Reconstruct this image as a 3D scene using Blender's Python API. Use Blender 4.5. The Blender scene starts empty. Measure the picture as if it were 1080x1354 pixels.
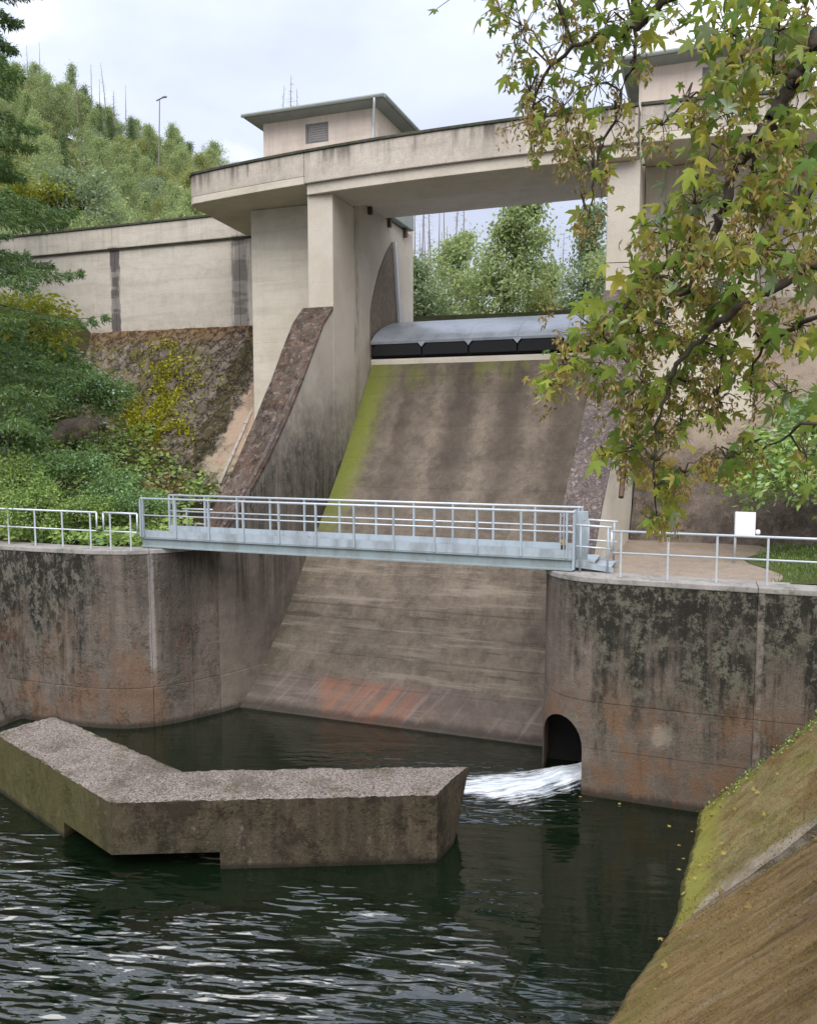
import bpy, bmesh, math, random
import numpy as np
from mathutils import Vector, Matrix

random.seed(7)
rng = np.random.default_rng(7)
scene = bpy.context.scene
COL = scene.collection
R = math.radians

# ------------------------------------------------------------------ camera
F_PX, IMG_W, IMG_H, CAM_Z = 1085.0, 1080.0, 1354.0, 8.0
YAW, PITCH = R(20.0), R(5.4)
cam_data = bpy.data.cameras.new('camera')
cam_data.sensor_fit = 'HORIZONTAL'
cam_data.sensor_width = 36.0
cam_data.lens = 36.0 * F_PX / IMG_W
cam_data.clip_start = 0.1
cam_data.clip_end = 3000.0
cam = bpy.data.objects.new('camera', cam_data)
cam.location = (0, 0, CAM_Z)
cam.rotation_euler = (R(90) - PITCH, 0, YAW)
COL.objects.link(cam)
scene.camera = cam

# ------------------------------------------------------------------ world
SUN_EL, SUN_AZ = R(50), R(164)          # azimuth clockwise from +Y
world = bpy.data.worlds.new('World')
scene.world = world
world.use_nodes = True
wn, wl = world.node_tree.nodes, world.node_tree.links
wn.clear()
w_out = wn.new('ShaderNodeOutputWorld')
w_bg = wn.new('ShaderNodeBackground')
w_sky = wn.new('ShaderNodeTexSky')
w_sky.sky_type = 'NISHITA'
w_sky.sun_disc = False
w_sky.sun_elevation = SUN_EL
w_sky.sun_rotation = SUN_AZ
w_bg.inputs['Strength'].default_value = 0.080
w_tc = wn.new('ShaderNodeTexCoord')
w_map = wn.new('ShaderNodeMapping')
w_map.inputs['Scale'].default_value = (1.0, 1.0, 2.3)
w_map.inputs['Location'].default_value = (0.35, 0.1, 0.4)
w_n = wn.new('ShaderNodeTexNoise')
w_n.inputs['Scale'].default_value = 2.6
w_n.inputs['Detail'].default_value = 6.0
w_n.inputs['Roughness'].default_value = 0.5
w_n.inputs['Distortion'].default_value = 0.35
w_r = wn.new('ShaderNodeValToRGB')       # cloud deck: grey-blue bellies to bright thin parts
el = w_r.color_ramp.elements
el[0].position = 0.30; el[0].color = (4.6, 5.0, 6.2, 1)
el[1].position = 0.62; el[1].color = (10.0, 10.1, 10.5, 1)
e = el.new(0.47); e.color = (5.5, 5.95, 7.2, 1)
w_mix = wn.new('ShaderNodeMixRGB')
w_mix.inputs['Fac'].default_value = 0.93  # almost closed cloud cover
wl.new(w_tc.outputs['Generated'], w_map.inputs['Vector'])
wl.new(w_map.outputs['Vector'], w_n.inputs['Vector'])
wl.new(w_n.outputs['Fac'], w_r.inputs['Fac'])
wl.new(w_sky.outputs['Color'], w_mix.inputs['Color1'])
wl.new(w_r.outputs['Color'], w_mix.inputs['Color2'])
w_sep = wn.new('ShaderNodeSeparateXYZ'); wl.new(w_tc.outputs['Generated'], w_sep.inputs[0])
w_abs = wn.new('ShaderNodeMath'); w_abs.operation = 'MAXIMUM'; wl.new(w_sep.outputs[2], w_abs.inputs[0]); w_abs.inputs[1].default_value = 0.0
w_cie = wn.new('ShaderNodeMath'); w_cie.operation = 'MULTIPLY_ADD'   # overcast sky: (1 + 2 sin h), three times brighter overhead than at the horizon
wl.new(w_abs.outputs[0], w_cie.inputs[0]); w_cie.inputs[1].default_value = 1.16; w_cie.inputs[2].default_value = 0.58
w_mul = wn.new('ShaderNodeMixRGB'); w_mul.blend_type = 'MULTIPLY'; w_mul.inputs['Fac'].default_value = 1.0
wl.new(w_mix.outputs['Color'], w_mul.inputs['Color1']); wl.new(w_cie.outputs[0], w_mul.inputs['Color2'])
wl.new(w_mul.outputs['Color'], w_bg.inputs['Color'])
wl.new(w_bg.outputs['Background'], w_out.inputs['Surface'])

sun_data = bpy.data.lights.new('sun', 'SUN')
sun_data.energy = 1.5
sun_data.angle = R(50)
sun_data.color = (1.0, 0.96, 0.9)
sun = bpy.data.objects.new('sun', sun_data)
sd = Vector((math.sin(SUN_AZ) * math.cos(SUN_EL), math.cos(SUN_AZ) * math.cos(SUN_EL), math.sin(SUN_EL)))
sun.rotation_euler = sd.to_track_quat('Z', 'Y').to_euler()
sun.location = sd * 60
COL.objects.link(sun)

vs = scene.view_settings
vs.view_transform = 'Standard'
vs.look = 'None'
vs.exposure = 1.08
vs.gamma = 1.0
vs.use_curve_mapping = False

# ------------------------------------------------------------------ placing helpers
_cf = np.array([-math.sin(YAW) * math.cos(PITCH), math.cos(YAW) * math.cos(PITCH), -math.sin(PITCH)])
_cr = np.array([math.cos(YAW), math.sin(YAW), 0.0])
_cu = np.cross(_cr, _cf)
def at(px, py, X=None, Y=None, Z=None, D=None):
    """point in the place seen at a photo pixel, on a plane X/Y/Z or at a distance D"""
    r = _cf + _cr * (px - IMG_W / 2) / F_PX + _cu * (IMG_H / 2 - py) / F_PX
    if X is not None: t = X / r[0]
    elif Y is not None: t = Y / r[1]
    elif Z is not None: t = (Z - CAM_Z) / r[2]
    else: t = D
    return np.array([0, 0, CAM_Z]) + t * r

# ------------------------------------------------------------------ object helpers
def tag(o, label=None, cat=None, group=None, kind=None):
    if label: o['label'] = label
    if cat: o['category'] = cat
    if group: o['group'] = group
    if kind: o['kind'] = kind
    return o
def thing(name, label, cat, loc=(0, 0, 0), group=None, rotz=0.0):
    o = bpy.data.objects.new(name, None)
    o.empty_display_size = 0.3
    o.location = loc
    o.rotation_euler = (0, 0, rotz)
    COL.objects.link(o)
    return tag(o, label, cat, group)
def root_loc(o):
    v = Vector((0, 0, 0))
    while o is not None:
        v += o.location
        o = o.parent
    return v
def link(name, me, mat, parent=None, loc=None, kind=None):
    o = bpy.data.objects.new(name, me)
    if mat is not None and not me.materials: me.materials.append(mat)
    if parent is not None: o.parent = parent
    if loc is not None: o.location = loc
    if kind: o['kind'] = kind
    COL.objects.link(o)
    return o
class MB:
    """collects shapes, builds ONE mesh object (coordinates in the place)"""
    def __init__(s): s.v = []; s.f = []
    def add(s, vs, fs):
        b = len(s.v)
        s.v += [tuple(map(float, p)) for p in vs]
        s.f += [tuple(i + b for i in f) for f in fs]
        return s
    def box(s, x0, x1, y0, y1, z0, z1):
        return s.add([(x0,y0,z0),(x1,y0,z0),(x1,y1,z0),(x0,y1,z0),(x0,y0,z1),(x1,y0,z1),(x1,y1,z1),(x0,y1,z1)],
                     [(0,3,2,1),(4,5,6,7),(0,1,5,4),(1,2,6,5),(2,3,7,6),(3,0,4,7)])
    def prism(s, poly, a, b, axis='z'):
        """poly: 2-D ring (counter-clockwise seen against the axis); extruded a..b along axis"""
        n = len(poly)
        def P(p, t):
            return (p[0], p[1], t) if axis == 'z' else ((t, p[0], p[1]) if axis == 'x' else (p[0], t, p[1]))
        vs = [P(p, a) for p in poly] + [P(p, b) for p in poly]
        fs = [tuple(range(n))[::-1], tuple(range(n, 2 * n))] + [(i, (i + 1) % n, n + (i + 1) % n, n + i) for i in range(n)]
        return s.add(vs, fs)
    def tube(s, pts, r0, r1=None, n=8, cap=True):
        pts = [np.array(p, float) for p in pts]
        if r1 is None: r1 = r0
        m = len(pts); ring = []; vs = []
        for i, p in enumerate(pts):
            d = pts[min(i + 1, m - 1)] - pts[max(i - 1, 0)]
            d = d / (np.linalg.norm(d) + 1e-9)
            a = np.cross(d, [0, 0, 1] if abs(d[2]) < 0.9 else [1, 0, 0]); a /= np.linalg.norm(a)
            b = np.cross(d, a)
            r = r0 + (r1 - r0) * i / max(1, m - 1)
            for k in range(n):
                t = 2 * math.pi * k / n
                vs.append(p + r * (math.cos(t) * a + math.sin(t) * b))
        fs = []
        for i in range(m - 1):
            for k in range(n):
                k2 = (k + 1) % n
                fs.append((i * n + k, i * n + k2, (i + 1) * n + k2, (i + 1) * n + k))
        if cap:
            fs.append(tuple(range(n))[::-1]); fs.append(tuple(range((m - 1) * n, m * n)))
        return s.add(vs, fs)
    def grid(s, nu, nv, fn):
        vs = [fn(i / (nu - 1), j / (nv - 1)) for j in range(nv) for i in range(nu)]
        fs = [(j * nu + i, j * nu + i + 1, (j + 1) * nu + i + 1, (j + 1) * nu + i) for j in range(nv - 1) for i in range(nu - 1)]
        return s.add(vs, fs)
    def mesh(s, name, off=(0, 0, 0), fix=True):
        me = bpy.data.meshes.new(name)
        me.from_pydata([(x - off[0], y - off[1], z - off[2]) for x, y, z in s.v], [], s.f)
        if fix:
            bm = bmesh.new(); bm.from_mesh(me)
            bmesh.ops.recalc_face_normals(bm, faces=bm.faces)
            bm.to_mesh(me); bm.free()
        return me
    def build(s, name, mat, parent=None, smooth=False, bevel=0.0, seg=2, kind=None, fix=True, angle=40):
        off = root_loc(parent)
        me = s.mesh(name, off, fix)
        if smooth: me.polygons.foreach_set('use_smooth', [True] * len(me.polygons))
        o = link(name, me, mat, parent, kind=kind)
        if bevel:
            m = o.modifiers.new('bevel', 'BEVEL'); m.width = bevel; m.segments = seg; m.limit_method = 'ANGLE'; m.angle_limit = R(angle)
        return o
def np_mesh(name, verts, faces_k, smooth=False):
    """verts (N,k,3): N separate k-gons, or verts (V,3)+faces (F,k)"""
    me = bpy.data.meshes.new(name)
    if faces_k is None:
        n, k, _ = verts.shape
        vs = verts.reshape(-1, 3); fs = np.arange(n * k).reshape(n, k)
    else:
        vs = verts; fs = faces_k; n, k = fs.shape
    me.vertices.add(len(vs)); me.vertices.foreach_set('co', vs.astype(np.float32).ravel())
    me.loops.add(n * k); me.loops.foreach_set('vertex_index', fs.astype(np.int32).ravel())
    me.polygons.add(n)
    me.polygons.foreach_set('loop_start', np.arange(0, n * k, k, dtype=np.int32))
    me.polygons.foreach_set('loop_total', np.full(n, k, dtype=np.int32))
    me.update(calc_edges=True)
    if smooth: me.polygons.foreach_set('use_smooth', [True] * n)
    return me
def np_grid(name, nu, nv, fn, mat, parent):
    """fn(U, V) -> X, Y, Z arrays; one smooth sheet"""
    U, V_ = np.meshgrid(np.linspace(0, 1, nu), np.linspace(0, 1, nv))
    X, Y, Z = fn(U, V_)
    P = np.stack([X, Y, Z], -1).reshape(-1, 3) - np.array(root_loc(parent))
    i = np.arange(nu - 1)[None, :] + nu * np.arange(nv - 1)[:, None]
    return link(name, np_mesh(name, P, np.stack([i, i + 1, i + nu + 1, i + nu], -1).reshape(-1, 4), True), mat, parent)
def smoothstep(a, b, x):
    t = np.clip((x - a) / (b - a), 0, 1); return t * t * (3 - 2 * t)
_lat = np.random.default_rng(3).random((64, 64, 64))
def vnoise(x, y, z):
    x, y, z = np.broadcast_arrays(np.asarray(x, float), np.asarray(y, float), np.asarray(z, float))
    xi, yi, zi = np.floor(x).astype(int), np.floor(y).astype(int), np.floor(z).astype(int)
    fx, fy, fz = x - xi, y - yi, z - zi
    fx, fy, fz = [f * f * (3 - 2 * f) for f in (fx, fy, fz)]
    def g(a, b, c): return _lat[(xi + a) % 64, (yi + b) % 64, (zi + c) % 64]
    def lp(a, b, t): return a + (b - a) * t
    return lp(lp(lp(g(0,0,0), g(1,0,0), fx), lp(g(0,1,0), g(1,1,0), fx), fy),
              lp(lp(g(0,0,1), g(1,0,1), fx), lp(g(0,1,1), g(1,1,1), fx), fy), fz)
def fbm(x, y, z=0.0, oct=4):
    s = 0; a = 0.5
    for i in range(oct):
        s = s + a * (vnoise(x * 2**i + 7.1 * i, y * 2**i + 3.7 * i, np.asarray(z) * 2**i + 1.3 * i) - 0.5); a *= 0.5
    return s

# ------------------------------------------------------------------ material helpers
class NT:
    def __init__(s, name):
        s.mat = bpy.data.materials.new(name); s.mat.use_nodes = True
        s.n, s.l = s.mat.node_tree.nodes, s.mat.node_tree.links
        s.n.clear()
        s.out = s.n.new('ShaderNodeOutputMaterial')
        g = s.n.new('ShaderNodeNewGeometry'); s.geo = g
        s.pos = g.outputs['Position']
        sp = s.n.new('ShaderNodeSeparateXYZ'); s.l.new(s.pos, sp.inputs[0])
        s.x, s.y, s.z = sp.outputs
    def put(s, sock, v):
        if v is None: return
        if hasattr(v, 'is_linked') or isinstance(v, bpy.types.NodeSocket): s.l.new(v, sock)
        else: sock.default_value = v
    def math(s, op, a, b=None, c=None, clamp=False):
        m = s.n.new('ShaderNodeMath'); m.operation = op; m.use_clamp = clamp
        s.put(m.inputs[0], a); s.put(m.inputs[1], b); s.put(m.inputs[2], c)
        return m.outputs[0]
    def mul(s, a, b): return s.math('MULTIPLY', a, b)
    def addn(s, a, b): return s.math('ADD', a, b)
    def step(s, v, a, b, lo=0.0, hi=1.0, smooth=True):
        m = s.n.new('ShaderNodeMapRange'); m.interpolation_type = 'SMOOTHSTEP' if smooth else 'LINEAR'
        m.clamp = True
        s.put(m.inputs[0], v); m.inputs[1].default_value = a; m.inputs[2].default_value = b
        m.inputs[3].default_value = lo; m.inputs[4].default_value = hi
        return m.outputs[0]
    def vec(s, sx, sy, sz, loc=(0, 0, 0), rot=(0, 0, 0), src=None):
        m = s.n.new('ShaderNodeMapping'); m.inputs['Scale'].default_value = (sx, sy, sz)
        m.inputs['Location'].default_value = loc; m.inputs['Rotation'].default_value = rot
        s.l.new(src or s.pos, m.inputs['Vector']); return m.outputs[0]
    def noise(s, scale, detail=4.0, rough=0.55, vec=None, dist=0.0):
        t = s.n.new('ShaderNodeTexNoise'); t.inputs['Scale'].default_value = scale
        t.inputs['Detail'].default_value = detail; t.inputs['Roughness'].default_value = rough
        t.inputs['Distortion'].default_value = dist
        s.l.new(vec or s.pos, t.inputs['Vector']); return t.outputs['Fac']
    def voro(s, scale, vec=None, feature='F1', out='Distance'):
        t = s.n.new('ShaderNodeTexVoronoi'); t.feature = feature; t.inputs['Scale'].default_value = scale
        s.l.new(vec or s.pos, t.inputs['Vector']); return t.outputs[out]
    def mix(s, f, a, b, mode='MIX'):
        m = s.n.new('ShaderNodeMix'); m.data_type = 'RGBA'; m.blend_type = mode
        s.put(m.inputs[0], f)
        for k, v in ((6, a), (7, b)):
            if isinstance(v, (tuple, list)): m.inputs[k].default_value = (*v[:3], 1)
            else: s.put(m.inputs[k], v)
        return m.outputs[2]
    def comb(s, x, y, z=0.0):
        c = s.n.new('ShaderNodeCombineXYZ'); s.put(c.inputs[0], x); s.put(c.inputs[1], y); s.put(c.inputs[2], z); return c.outputs[0]
    def band(s, v, c, w, soft):
        """1 inside |v-c|<w with soft edges"""
        d = s.math('ABSOLUTE', s.math('SUBTRACT', v, c))
        return s.step(d, w, w + soft, 1.0, 0.0)
    def bump(s, h, strength=0.5, dist=0.02, prev=None):
        b = s.n.new('ShaderNodeBump'); b.inputs['Strength'].default_value = strength; b.inputs['Distance'].default_value = dist
        s.l.new(h, b.inputs['Height'])
        if prev is not None: s.l.new(prev, b.inputs['Normal'])
        return b.outputs[0]
    def principled(s, col, rough=0.9, normal=None, metal=0.0, spec=0.3):
        p = s.n.new('ShaderNodeBsdfPrincipled')
        if isinstance(col, (tuple, list)): p.inputs['Base Color'].default_value = (*col[:3], 1)
        else: s.l.new(col, p.inputs['Base Color'])
        s.put(p.inputs['Roughness'], rough); p.inputs['Metallic'].default_value = metal
        p.inputs['Specular IOR Level'].default_value = spec
        if normal is not None: s.l.new(normal, p.inputs['Normal'])
        s.l.new(p.outputs[0], s.out.inputs[0]); return p

def concrete(name, base, base2, dark=(0.05, 0.045, 0.04), streak=0.6, ztop=None, zlen=3.0, streak_scale=2.2,
             blotch=0.5, speck=0.25, lines=0.0, line_gap=0.5, moss=0.0, mosscol=(0.05, 0.07, 0.015), pit=0.3,
             extra=None, bump=0.5, seed=0.0, cover=0.5):
    m = NT(name)
    col = m.mix(m.step(m.noise(0.55, 5, 0.6, m.vec(1, 1, 1, (seed, seed, 0))), 0.38, 0.64), base, base2)
    col = m.mix(m.mul(m.step(m.noise(2.3, 6, 0.65, m.vec(1, 1, .8, (seed, 5, 0))), 0.42, 0.72), blotch * 0.6), col, dark)
    hor = m.noise(1.0, 4, 0.6, m.vec(0.35, 0.35, 3.2, (seed, 0, 2)))        # uneven pours, lying layers
    col = m.mix(m.mul(m.step(hor, 0.45, 0.7), 0.18), col, dark)
    # run-off streaks
    st = m.noise(streak_scale, 5, 0.62, m.vec(1, 1, 0.07, (seed * 1.7, 3, seed)))
    st2 = m.noise(streak_scale * 4, 4, 0.6, m.vec(1, 1, 0.06, (seed, 1, 1)))
    f = m.step(m.addn(m.mul(st, 0.72), m.mul(st2, 0.28)), cover - 0.06, cover + 0.12)
    brk = m.noise(1.6, 5, 0.6)
    if ztop is not None:
        zz = m.addn(m.z, m.mul(m.math('SUBTRACT', brk, 0.5), zlen * 0.8))
        f = m.mul(f, m.step(zz, ztop - zlen, ztop - 0.1 * zlen, 0.10, 1.0))
    col = m.mix(m.mul(f, streak), col, dark)
    lt = m.noise(streak_scale * 2.3, 5, 0.7, m.vec(1, 1, 0.1, (seed + 9, 2, 4)))
    col = m.mix(m.step(lt, 0.6, 0.78, 0, 0.35), col, tuple(min(.75, c * 1.35) for c in base))
    md = m.noise(5.5, 9, 0.78, m.vec(1, 1, .7, (seed, 2, 8)))
    col = m.mix(m.step(md, 0.30, 0.50, min(.85, speck * 1.5), 0.0), col, tuple(c * .4 for c in base))
    col = m.mix(m.step(md, 0.53, 0.72, 0, min(.8, speck * 1.5)), col, tuple(min(.7, c * 1.55) for c in base))
    sp = m.noise(20, 7, 0.8)
    col = m.mix(m.step(sp, 0.32, 0.55, min(.9, speck * 1.6), 0.0), col, tuple(c * .35 for c in base))
    sp2 = m.noise(55, 3, 0.7)
    col = m.mix(m.step(sp2, 0.52, 0.68, 0, speck), col, tuple(min(.8, c * 1.5) for c in base))
    h = m.addn(m.mul(sp, 0.8), m.mul(md, 1.3))
    if pit:
        pv = m.voro(9.0); pm = m.mul(m.step(pv, 0.09, 0.16, 1, 0), m.step(m.noise(1.4, 3), 0.5, 0.62))
        col = m.mix(m.mul(pm, pit), col, dark); h = m.math('SUBTRACT', h, m.mul(pm, 0.5))
    if lines:
        zl = m.math('PINGPONG', m.addn(m.z, m.mul(m.noise(0.8, 2), 0.05)), line_gap / 2)
        lf = m.step(zl, 0.0, 0.014, 1, 0)
        lf = m.mul(lf, m.step(m.noise(0.9, 4, .6, m.vec(1, 1, 4)), 0.42, 0.6))
        col = m.mix(m.mul(lf, lines), col, dark); h = m.math('SUBTRACT', h, m.mul(lf, 0.6))
    if moss:
        mf = m.mul(m.step(m.noise(1.7, 7, 0.7, m.vec(1, 1, .6, (3 + seed, 1, 0))), 0.5, 0.62), m.step(m.noise(9, 4, .7), 0.35, 0.6))
        col = m.mix(m.mul(mf, moss), col, mosscol); h = m.addn(h, m.mul(mf, 0.8))
    if extra: col, h = extra(m, col, h)
    m.principled(col, 0.92, m.bump(h, bump, 0.06 if bump >= .8 else 0.03), spec=0.2)
    return m.mat

def simple(name, col, rough=0.5, metal=0.0, var=0.15, scale=6.0, bump=0.0, dirt=(0.05, 0.045, 0.035), dirtf=0.3):
    m = NT(name)
    c = m.mix(m.step(m.noise(scale, 5, 0.65), 0.4, 0.75, 0, dirtf), col, dirt)
    c = m.mix(m.step(m.noise(scale * 5, 3, 0.6), 0.3, 0.7, 0, var), c, tuple(min(1, k * 1.35) for k in col))
    nrm = m.bump(m.noise(scale * 6, 5, .7), bump, 0.01) if bump else None
    m.principled(c, rough, nrm, metal, 0.4)
    return m.mat

def leafmat(name, cols, trans=0.35, rough=0.55, island=True, gloss=0.04):
    m = NT(name)
    if island: rnd = m.geo.outputs['Random Per Island']  # one tone per leaf
    else:
        oi = m.n.new('ShaderNodeObjectInfo'); rnd = oi.outputs['Random']
    r = m.n.new('ShaderNodeValToRGB'); e = r.color_ramp.elements
    r.color_ramp.interpolation = 'LINEAR'
    while len(e) > 1: e.remove(e[-1])
    e[0].position = 0; e[0].color = (*cols[0], 1)
    for i, c in enumerate(cols[1:]):
        k = e.new((i + 1) / (len(cols) - 1)); k.color = (*c, 1)
    m.l.new(rnd, r.inputs[0])
    col = r.outputs[0]
    big = m.noise(0.5, 3, .6)
    col = m.mix(m.step(big, 0.35, 0.65, 0.0, 0.35), col, cols[0])
    d = m.n.new('ShaderNodeBsdfDiffuse'); m.l.new(col, d.inputs[0])
    t = m.n.new('ShaderNodeBsdfTranslucent'); m.l.new(m.mix(0.5, col, (0.16, 0.2, 0.02), 'MIX'), t.inputs[0])
    mx = m.n.new('ShaderNodeMixShader'); mx.inputs[0].default_value = trans
    m.l.new(d.outputs[0], mx.inputs[1]); m.l.new(t.outputs[0], mx.inputs[2])
    g = m.n.new('ShaderNodeBsdfGlossy'); g.inputs['Roughness'].default_value = rough
    g.inputs[0].default_value = (0.6, 0.68, 0.75, 1)
    fr = m.n.new('ShaderNodeFresnel'); fr.inputs[0].default_value = 1.4
    m2 = m.n.new('ShaderNodeMixShader'); m.l.new(m.mul(fr.outputs[0], gloss * 2), m2.inputs[0])
    m.l.new(mx.outputs[0], m2.inputs[1]); m.l.new(g.outputs[0], m2.inputs[2])
    m.l.new(m2.outputs[0], m.out.inputs[0])
    return m.mat

# ------------------------------------------------------------------ materials
BEIGE, BEIGE2 = (0.46, 0.40, 0.30), (0.40, 0.34, 0.25)
def fascia_extra(m, col, h):
    # dark tongues hanging from the coping
    t = m.noise(1.3, 4, 0.6, m.vec(1, 0.2, 0.10, (4, 0, 0)))
    t2 = m.noise(6.0, 3, 0.6, m.vec(1, 0.2, 0.06))
    f = m.mul(m.step(m.addn(m.mul(t, .6), m.mul(t2, .4)), 0.47, 0.6), m.step(m.addn(m.z, m.mul(t2, .5)), 17.0, 17.75))
    return m.mix(m.mul(f, .75), col, (0.075, 0.062, 0.055)), h
M_FASCIA = concrete('fascia_concrete', (0.55, 0.485, 0.41), (0.49, 0.43, 0.365), dark=(0.13, 0.11, 0.10), streak=0.4, ztop=17.55, zlen=1.0, streak_scale=1.6, blotch=.35, extra=fascia_extra, seed=2, cover=.52)
M_PIER = concrete('pier_concrete', (0.60, 0.545, 0.455), (0.55, 0.49, 0.40), dark=(0.24, 0.205, 0.165), streak=0.16, ztop=16.3, zlen=6, blotch=.2, lines=.3, line_gap=2.3, seed=5, cover=.56, speck=.1)
def wing_extra(m, col, h):
    n = m.noise(5, 4, .7, m.vec(1, 1, .15))
    xx = m.addn(m.x, m.mul(m.math('SUBTRACT', n, .5), .7))
    f = m.math('MAXIMUM', m.band(xx, -25.75, 0.16, 0.16), m.mul(m.band(xx, -19.2, 0.28, 0.2), .85))
    f = m.mul(f, m.step(m.z, 16.55, 16.4))
    col = m.mix(m.mul(f, .85), col, (0.055, 0.05, 0.055))
    pat = m.step(m.noise(1.0, 3, .5, m.vec(.5, 1, 2.2)), .5, .56)           # washed pale patches
    col = m.mix(m.mul(pat, .22), col, (0.66, 0.60, 0.53))
    low = m.mul(m.step(m.addn(m.z, m.mul(n, .8)), 13.5, 12.7), m.step(m.noise(3, 5, .7), .4, .6))
    return m.mix(m.mul(low, .5), col, (0.16, 0.09, 0.05)), h
M_WING = concrete('wing_concrete', (0.56, 0.505, 0.43), (0.51, 0.455, 0.385), dark=(0.14, 0.12, 0.10), streak=0.3, ztop=17.5, zlen=2.5, blotch=.25, extra=wing_extra, seed=8, cover=.55, lines=.25, line_gap=.6, speck=.12)
M_COPING = concrete('coping_concrete', (0.10, 0.09, 0.075), (0.07, 0.075, 0.05), dark=(0.03, 0.03, 0.025), moss=.6, mosscol=(0.06, 0.09, 0.03), seed=1)

def chute_extra(m, col, h):
    n = m.noise(2.2, 5, .65); nd = m.math('SUBTRACT', n, .5)
    ns = m.noise(1.0, 4, .6, m.vec(1.2, .12, .12, (2, 0, 0)))
    # wide damp tracks from the gate ribs
    for c, w, s in ((-10.25, .22, .7), (-8.2, .55, .85), (-6.35, .5, .8), (-9.6, .3, .4), (-4.6, .3, .5), (-11.0, .25, .3)):
        f = m.band(m.addn(m.x, m.addn(m.mul(nd, .7), m.mul(m.math('SUBTRACT', m.z, 7.), .045))), c, w * .3, w + .25)
        f = m.mul(f, m.step(m.addn(m.z, m.mul(nd, 3)), 2.5, 8.5))
        col = m.mix(m.mul(f, s * .8), col, (0.05, 0.04, 0.034))
    # algae along the side walls
    w = m.addn(m.mul(m.math('SUBTRACT', m.x, -12.3), 1.0), m.mul(nd, .55))
    f = m.mul(m.step(w, 1.3, .5), m.step(w, -.05, .2))
    f = m.mul(f, m.step(m.addn(m.z, m.mul(nd, 3)), 3.4, 6.2))
    f = m.mul(f, m.step(m.noise(9, 4, .7, m.vec(1, .4, .4)), .25, .6, .55, 1))
    col = m.mix(m.mul(f, .92), col, (0.17, 0.20, 0.028))
    f = m.mul(m.step(m.addn(m.math('SUBTRACT', m.x, -3.1), m.mul(nd, .5)), -1.0, -.55), m.step(m.z, 2, 5.5))
    col = m.mix(m.mul(f, .6), col, (0.09, 0.11, 0.03))
    f = m.mul(m.step(m.addn(m.z, m.mul(nd, 1.6)), 9.3, 10.4), m.step(m.noise(1.5, 4, .6, m.vec(1, .3, .3)), .42, .6))
    col = m.mix(m.mul(f, .65), col, (0.16, 0.17, 0.05))
    f = m.mul(m.step(m.x, -11.4, -12.6), m.step(m.z, 4.6, 3.2))
    col = m.mix(m.mul(f, .5), col, (0.06, 0.065, 0.03))
    ly = m.noise(1.0, 7, .75, m.vec(.22, 3.0, 3.0, (1, 0, 0)))
    lo_ = m.step(m.addn(m.z, m.mul(nd, 3)), 6.0, 3.5)
    col = m.mix(m.mul(m.step(ly, .53, .62), m.mul(lo_, .55)), col, (0.32, 0.27, 0.215))
    col = m.mix(m.mul(m.step(ly, .44, .36), m.mul(lo_, .6)), col, (0.06, 0.05, 0.042))
    h = m.addn(h, m.mul(ly, m.mul(lo_, 1.2)))
    # iron-red and pale streaks at the toe
    sk = m.comb(m.math('SUBTRACT', m.x, m.mul(m.z, .75)), m.mul(m.z, .12)); tn = m.noise(2.6, 4, .6, sk)
    zt = m.step(m.addn(m.z, m.mul(m.math('SUBTRACT', tn, .5), .5)), 1.05, .8)
    r = m.mul(zt, m.mul(m.step(m.addn(m.x, m.mul(m.z, .5)), -10.3, -9.8), m.step(m.x, -6.4, -8.6)))
    col = m.mix(m.mul(zt, .45), col, (0.13, 0.10, 0.095))
    col = m.mix(m.mul(r, m.step(tn, .36, .62, .05, .8)), col, (0.33, 0.15, 0.095))
    p = m.mul(zt, m.step(m.noise(3.4, 4, .6, m.vec(1, 1, 1, (7, 0, 0), src=sk)), .55, .66))
    col = m.mix(m.mul(p, .32), col, (0.34, 0.28, 0.28))
    wet = m.step(m.addn(m.z, m.mul(nd, .3)), .28, .1)
    col = m.mix(m.mul(wet, .7), col, (0.035, 0.03, 0.025))
    return col, h
M_CHUTE = concrete('chute_concrete', (0.235, 0.192, 0.15), (0.185, 0.15, 0.118), dark=(0.045, 0.037, 0.03), streak=0.35, blotch=.6, speck=.3, seed=12, cover=.5, extra=chute_extra, bump=.8, pit=.4)
def sidewall_extra(m, col, h):
    col, h = wallL_extra(m, col, h)
    # paler towards the top where it stays dry, algae film near the chute
    f = m.step(m.addn(m.z, m.mul(m.noise(1.2, 5), 2.5)), 7.2, 12.6)
    col = m.mix(m.mul(f, .88), col, m.mix(m.step(m.noise(.7, 4), .4, .6), (0.58, 0.52, 0.44), (0.53, 0.47, 0.385)))
    n = m.noise(4, 5, .7, m.vec(1, 1, .2))
    g = m.band(m.addn(m.y, m.mul(n, .5)), 28.3, .12, .25)
    col = m.mix(m.mul(m.mul(g, m.step(n, .4, .6)), .5), col, (0.16, 0.13, 0.04))
    return col, h
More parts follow.
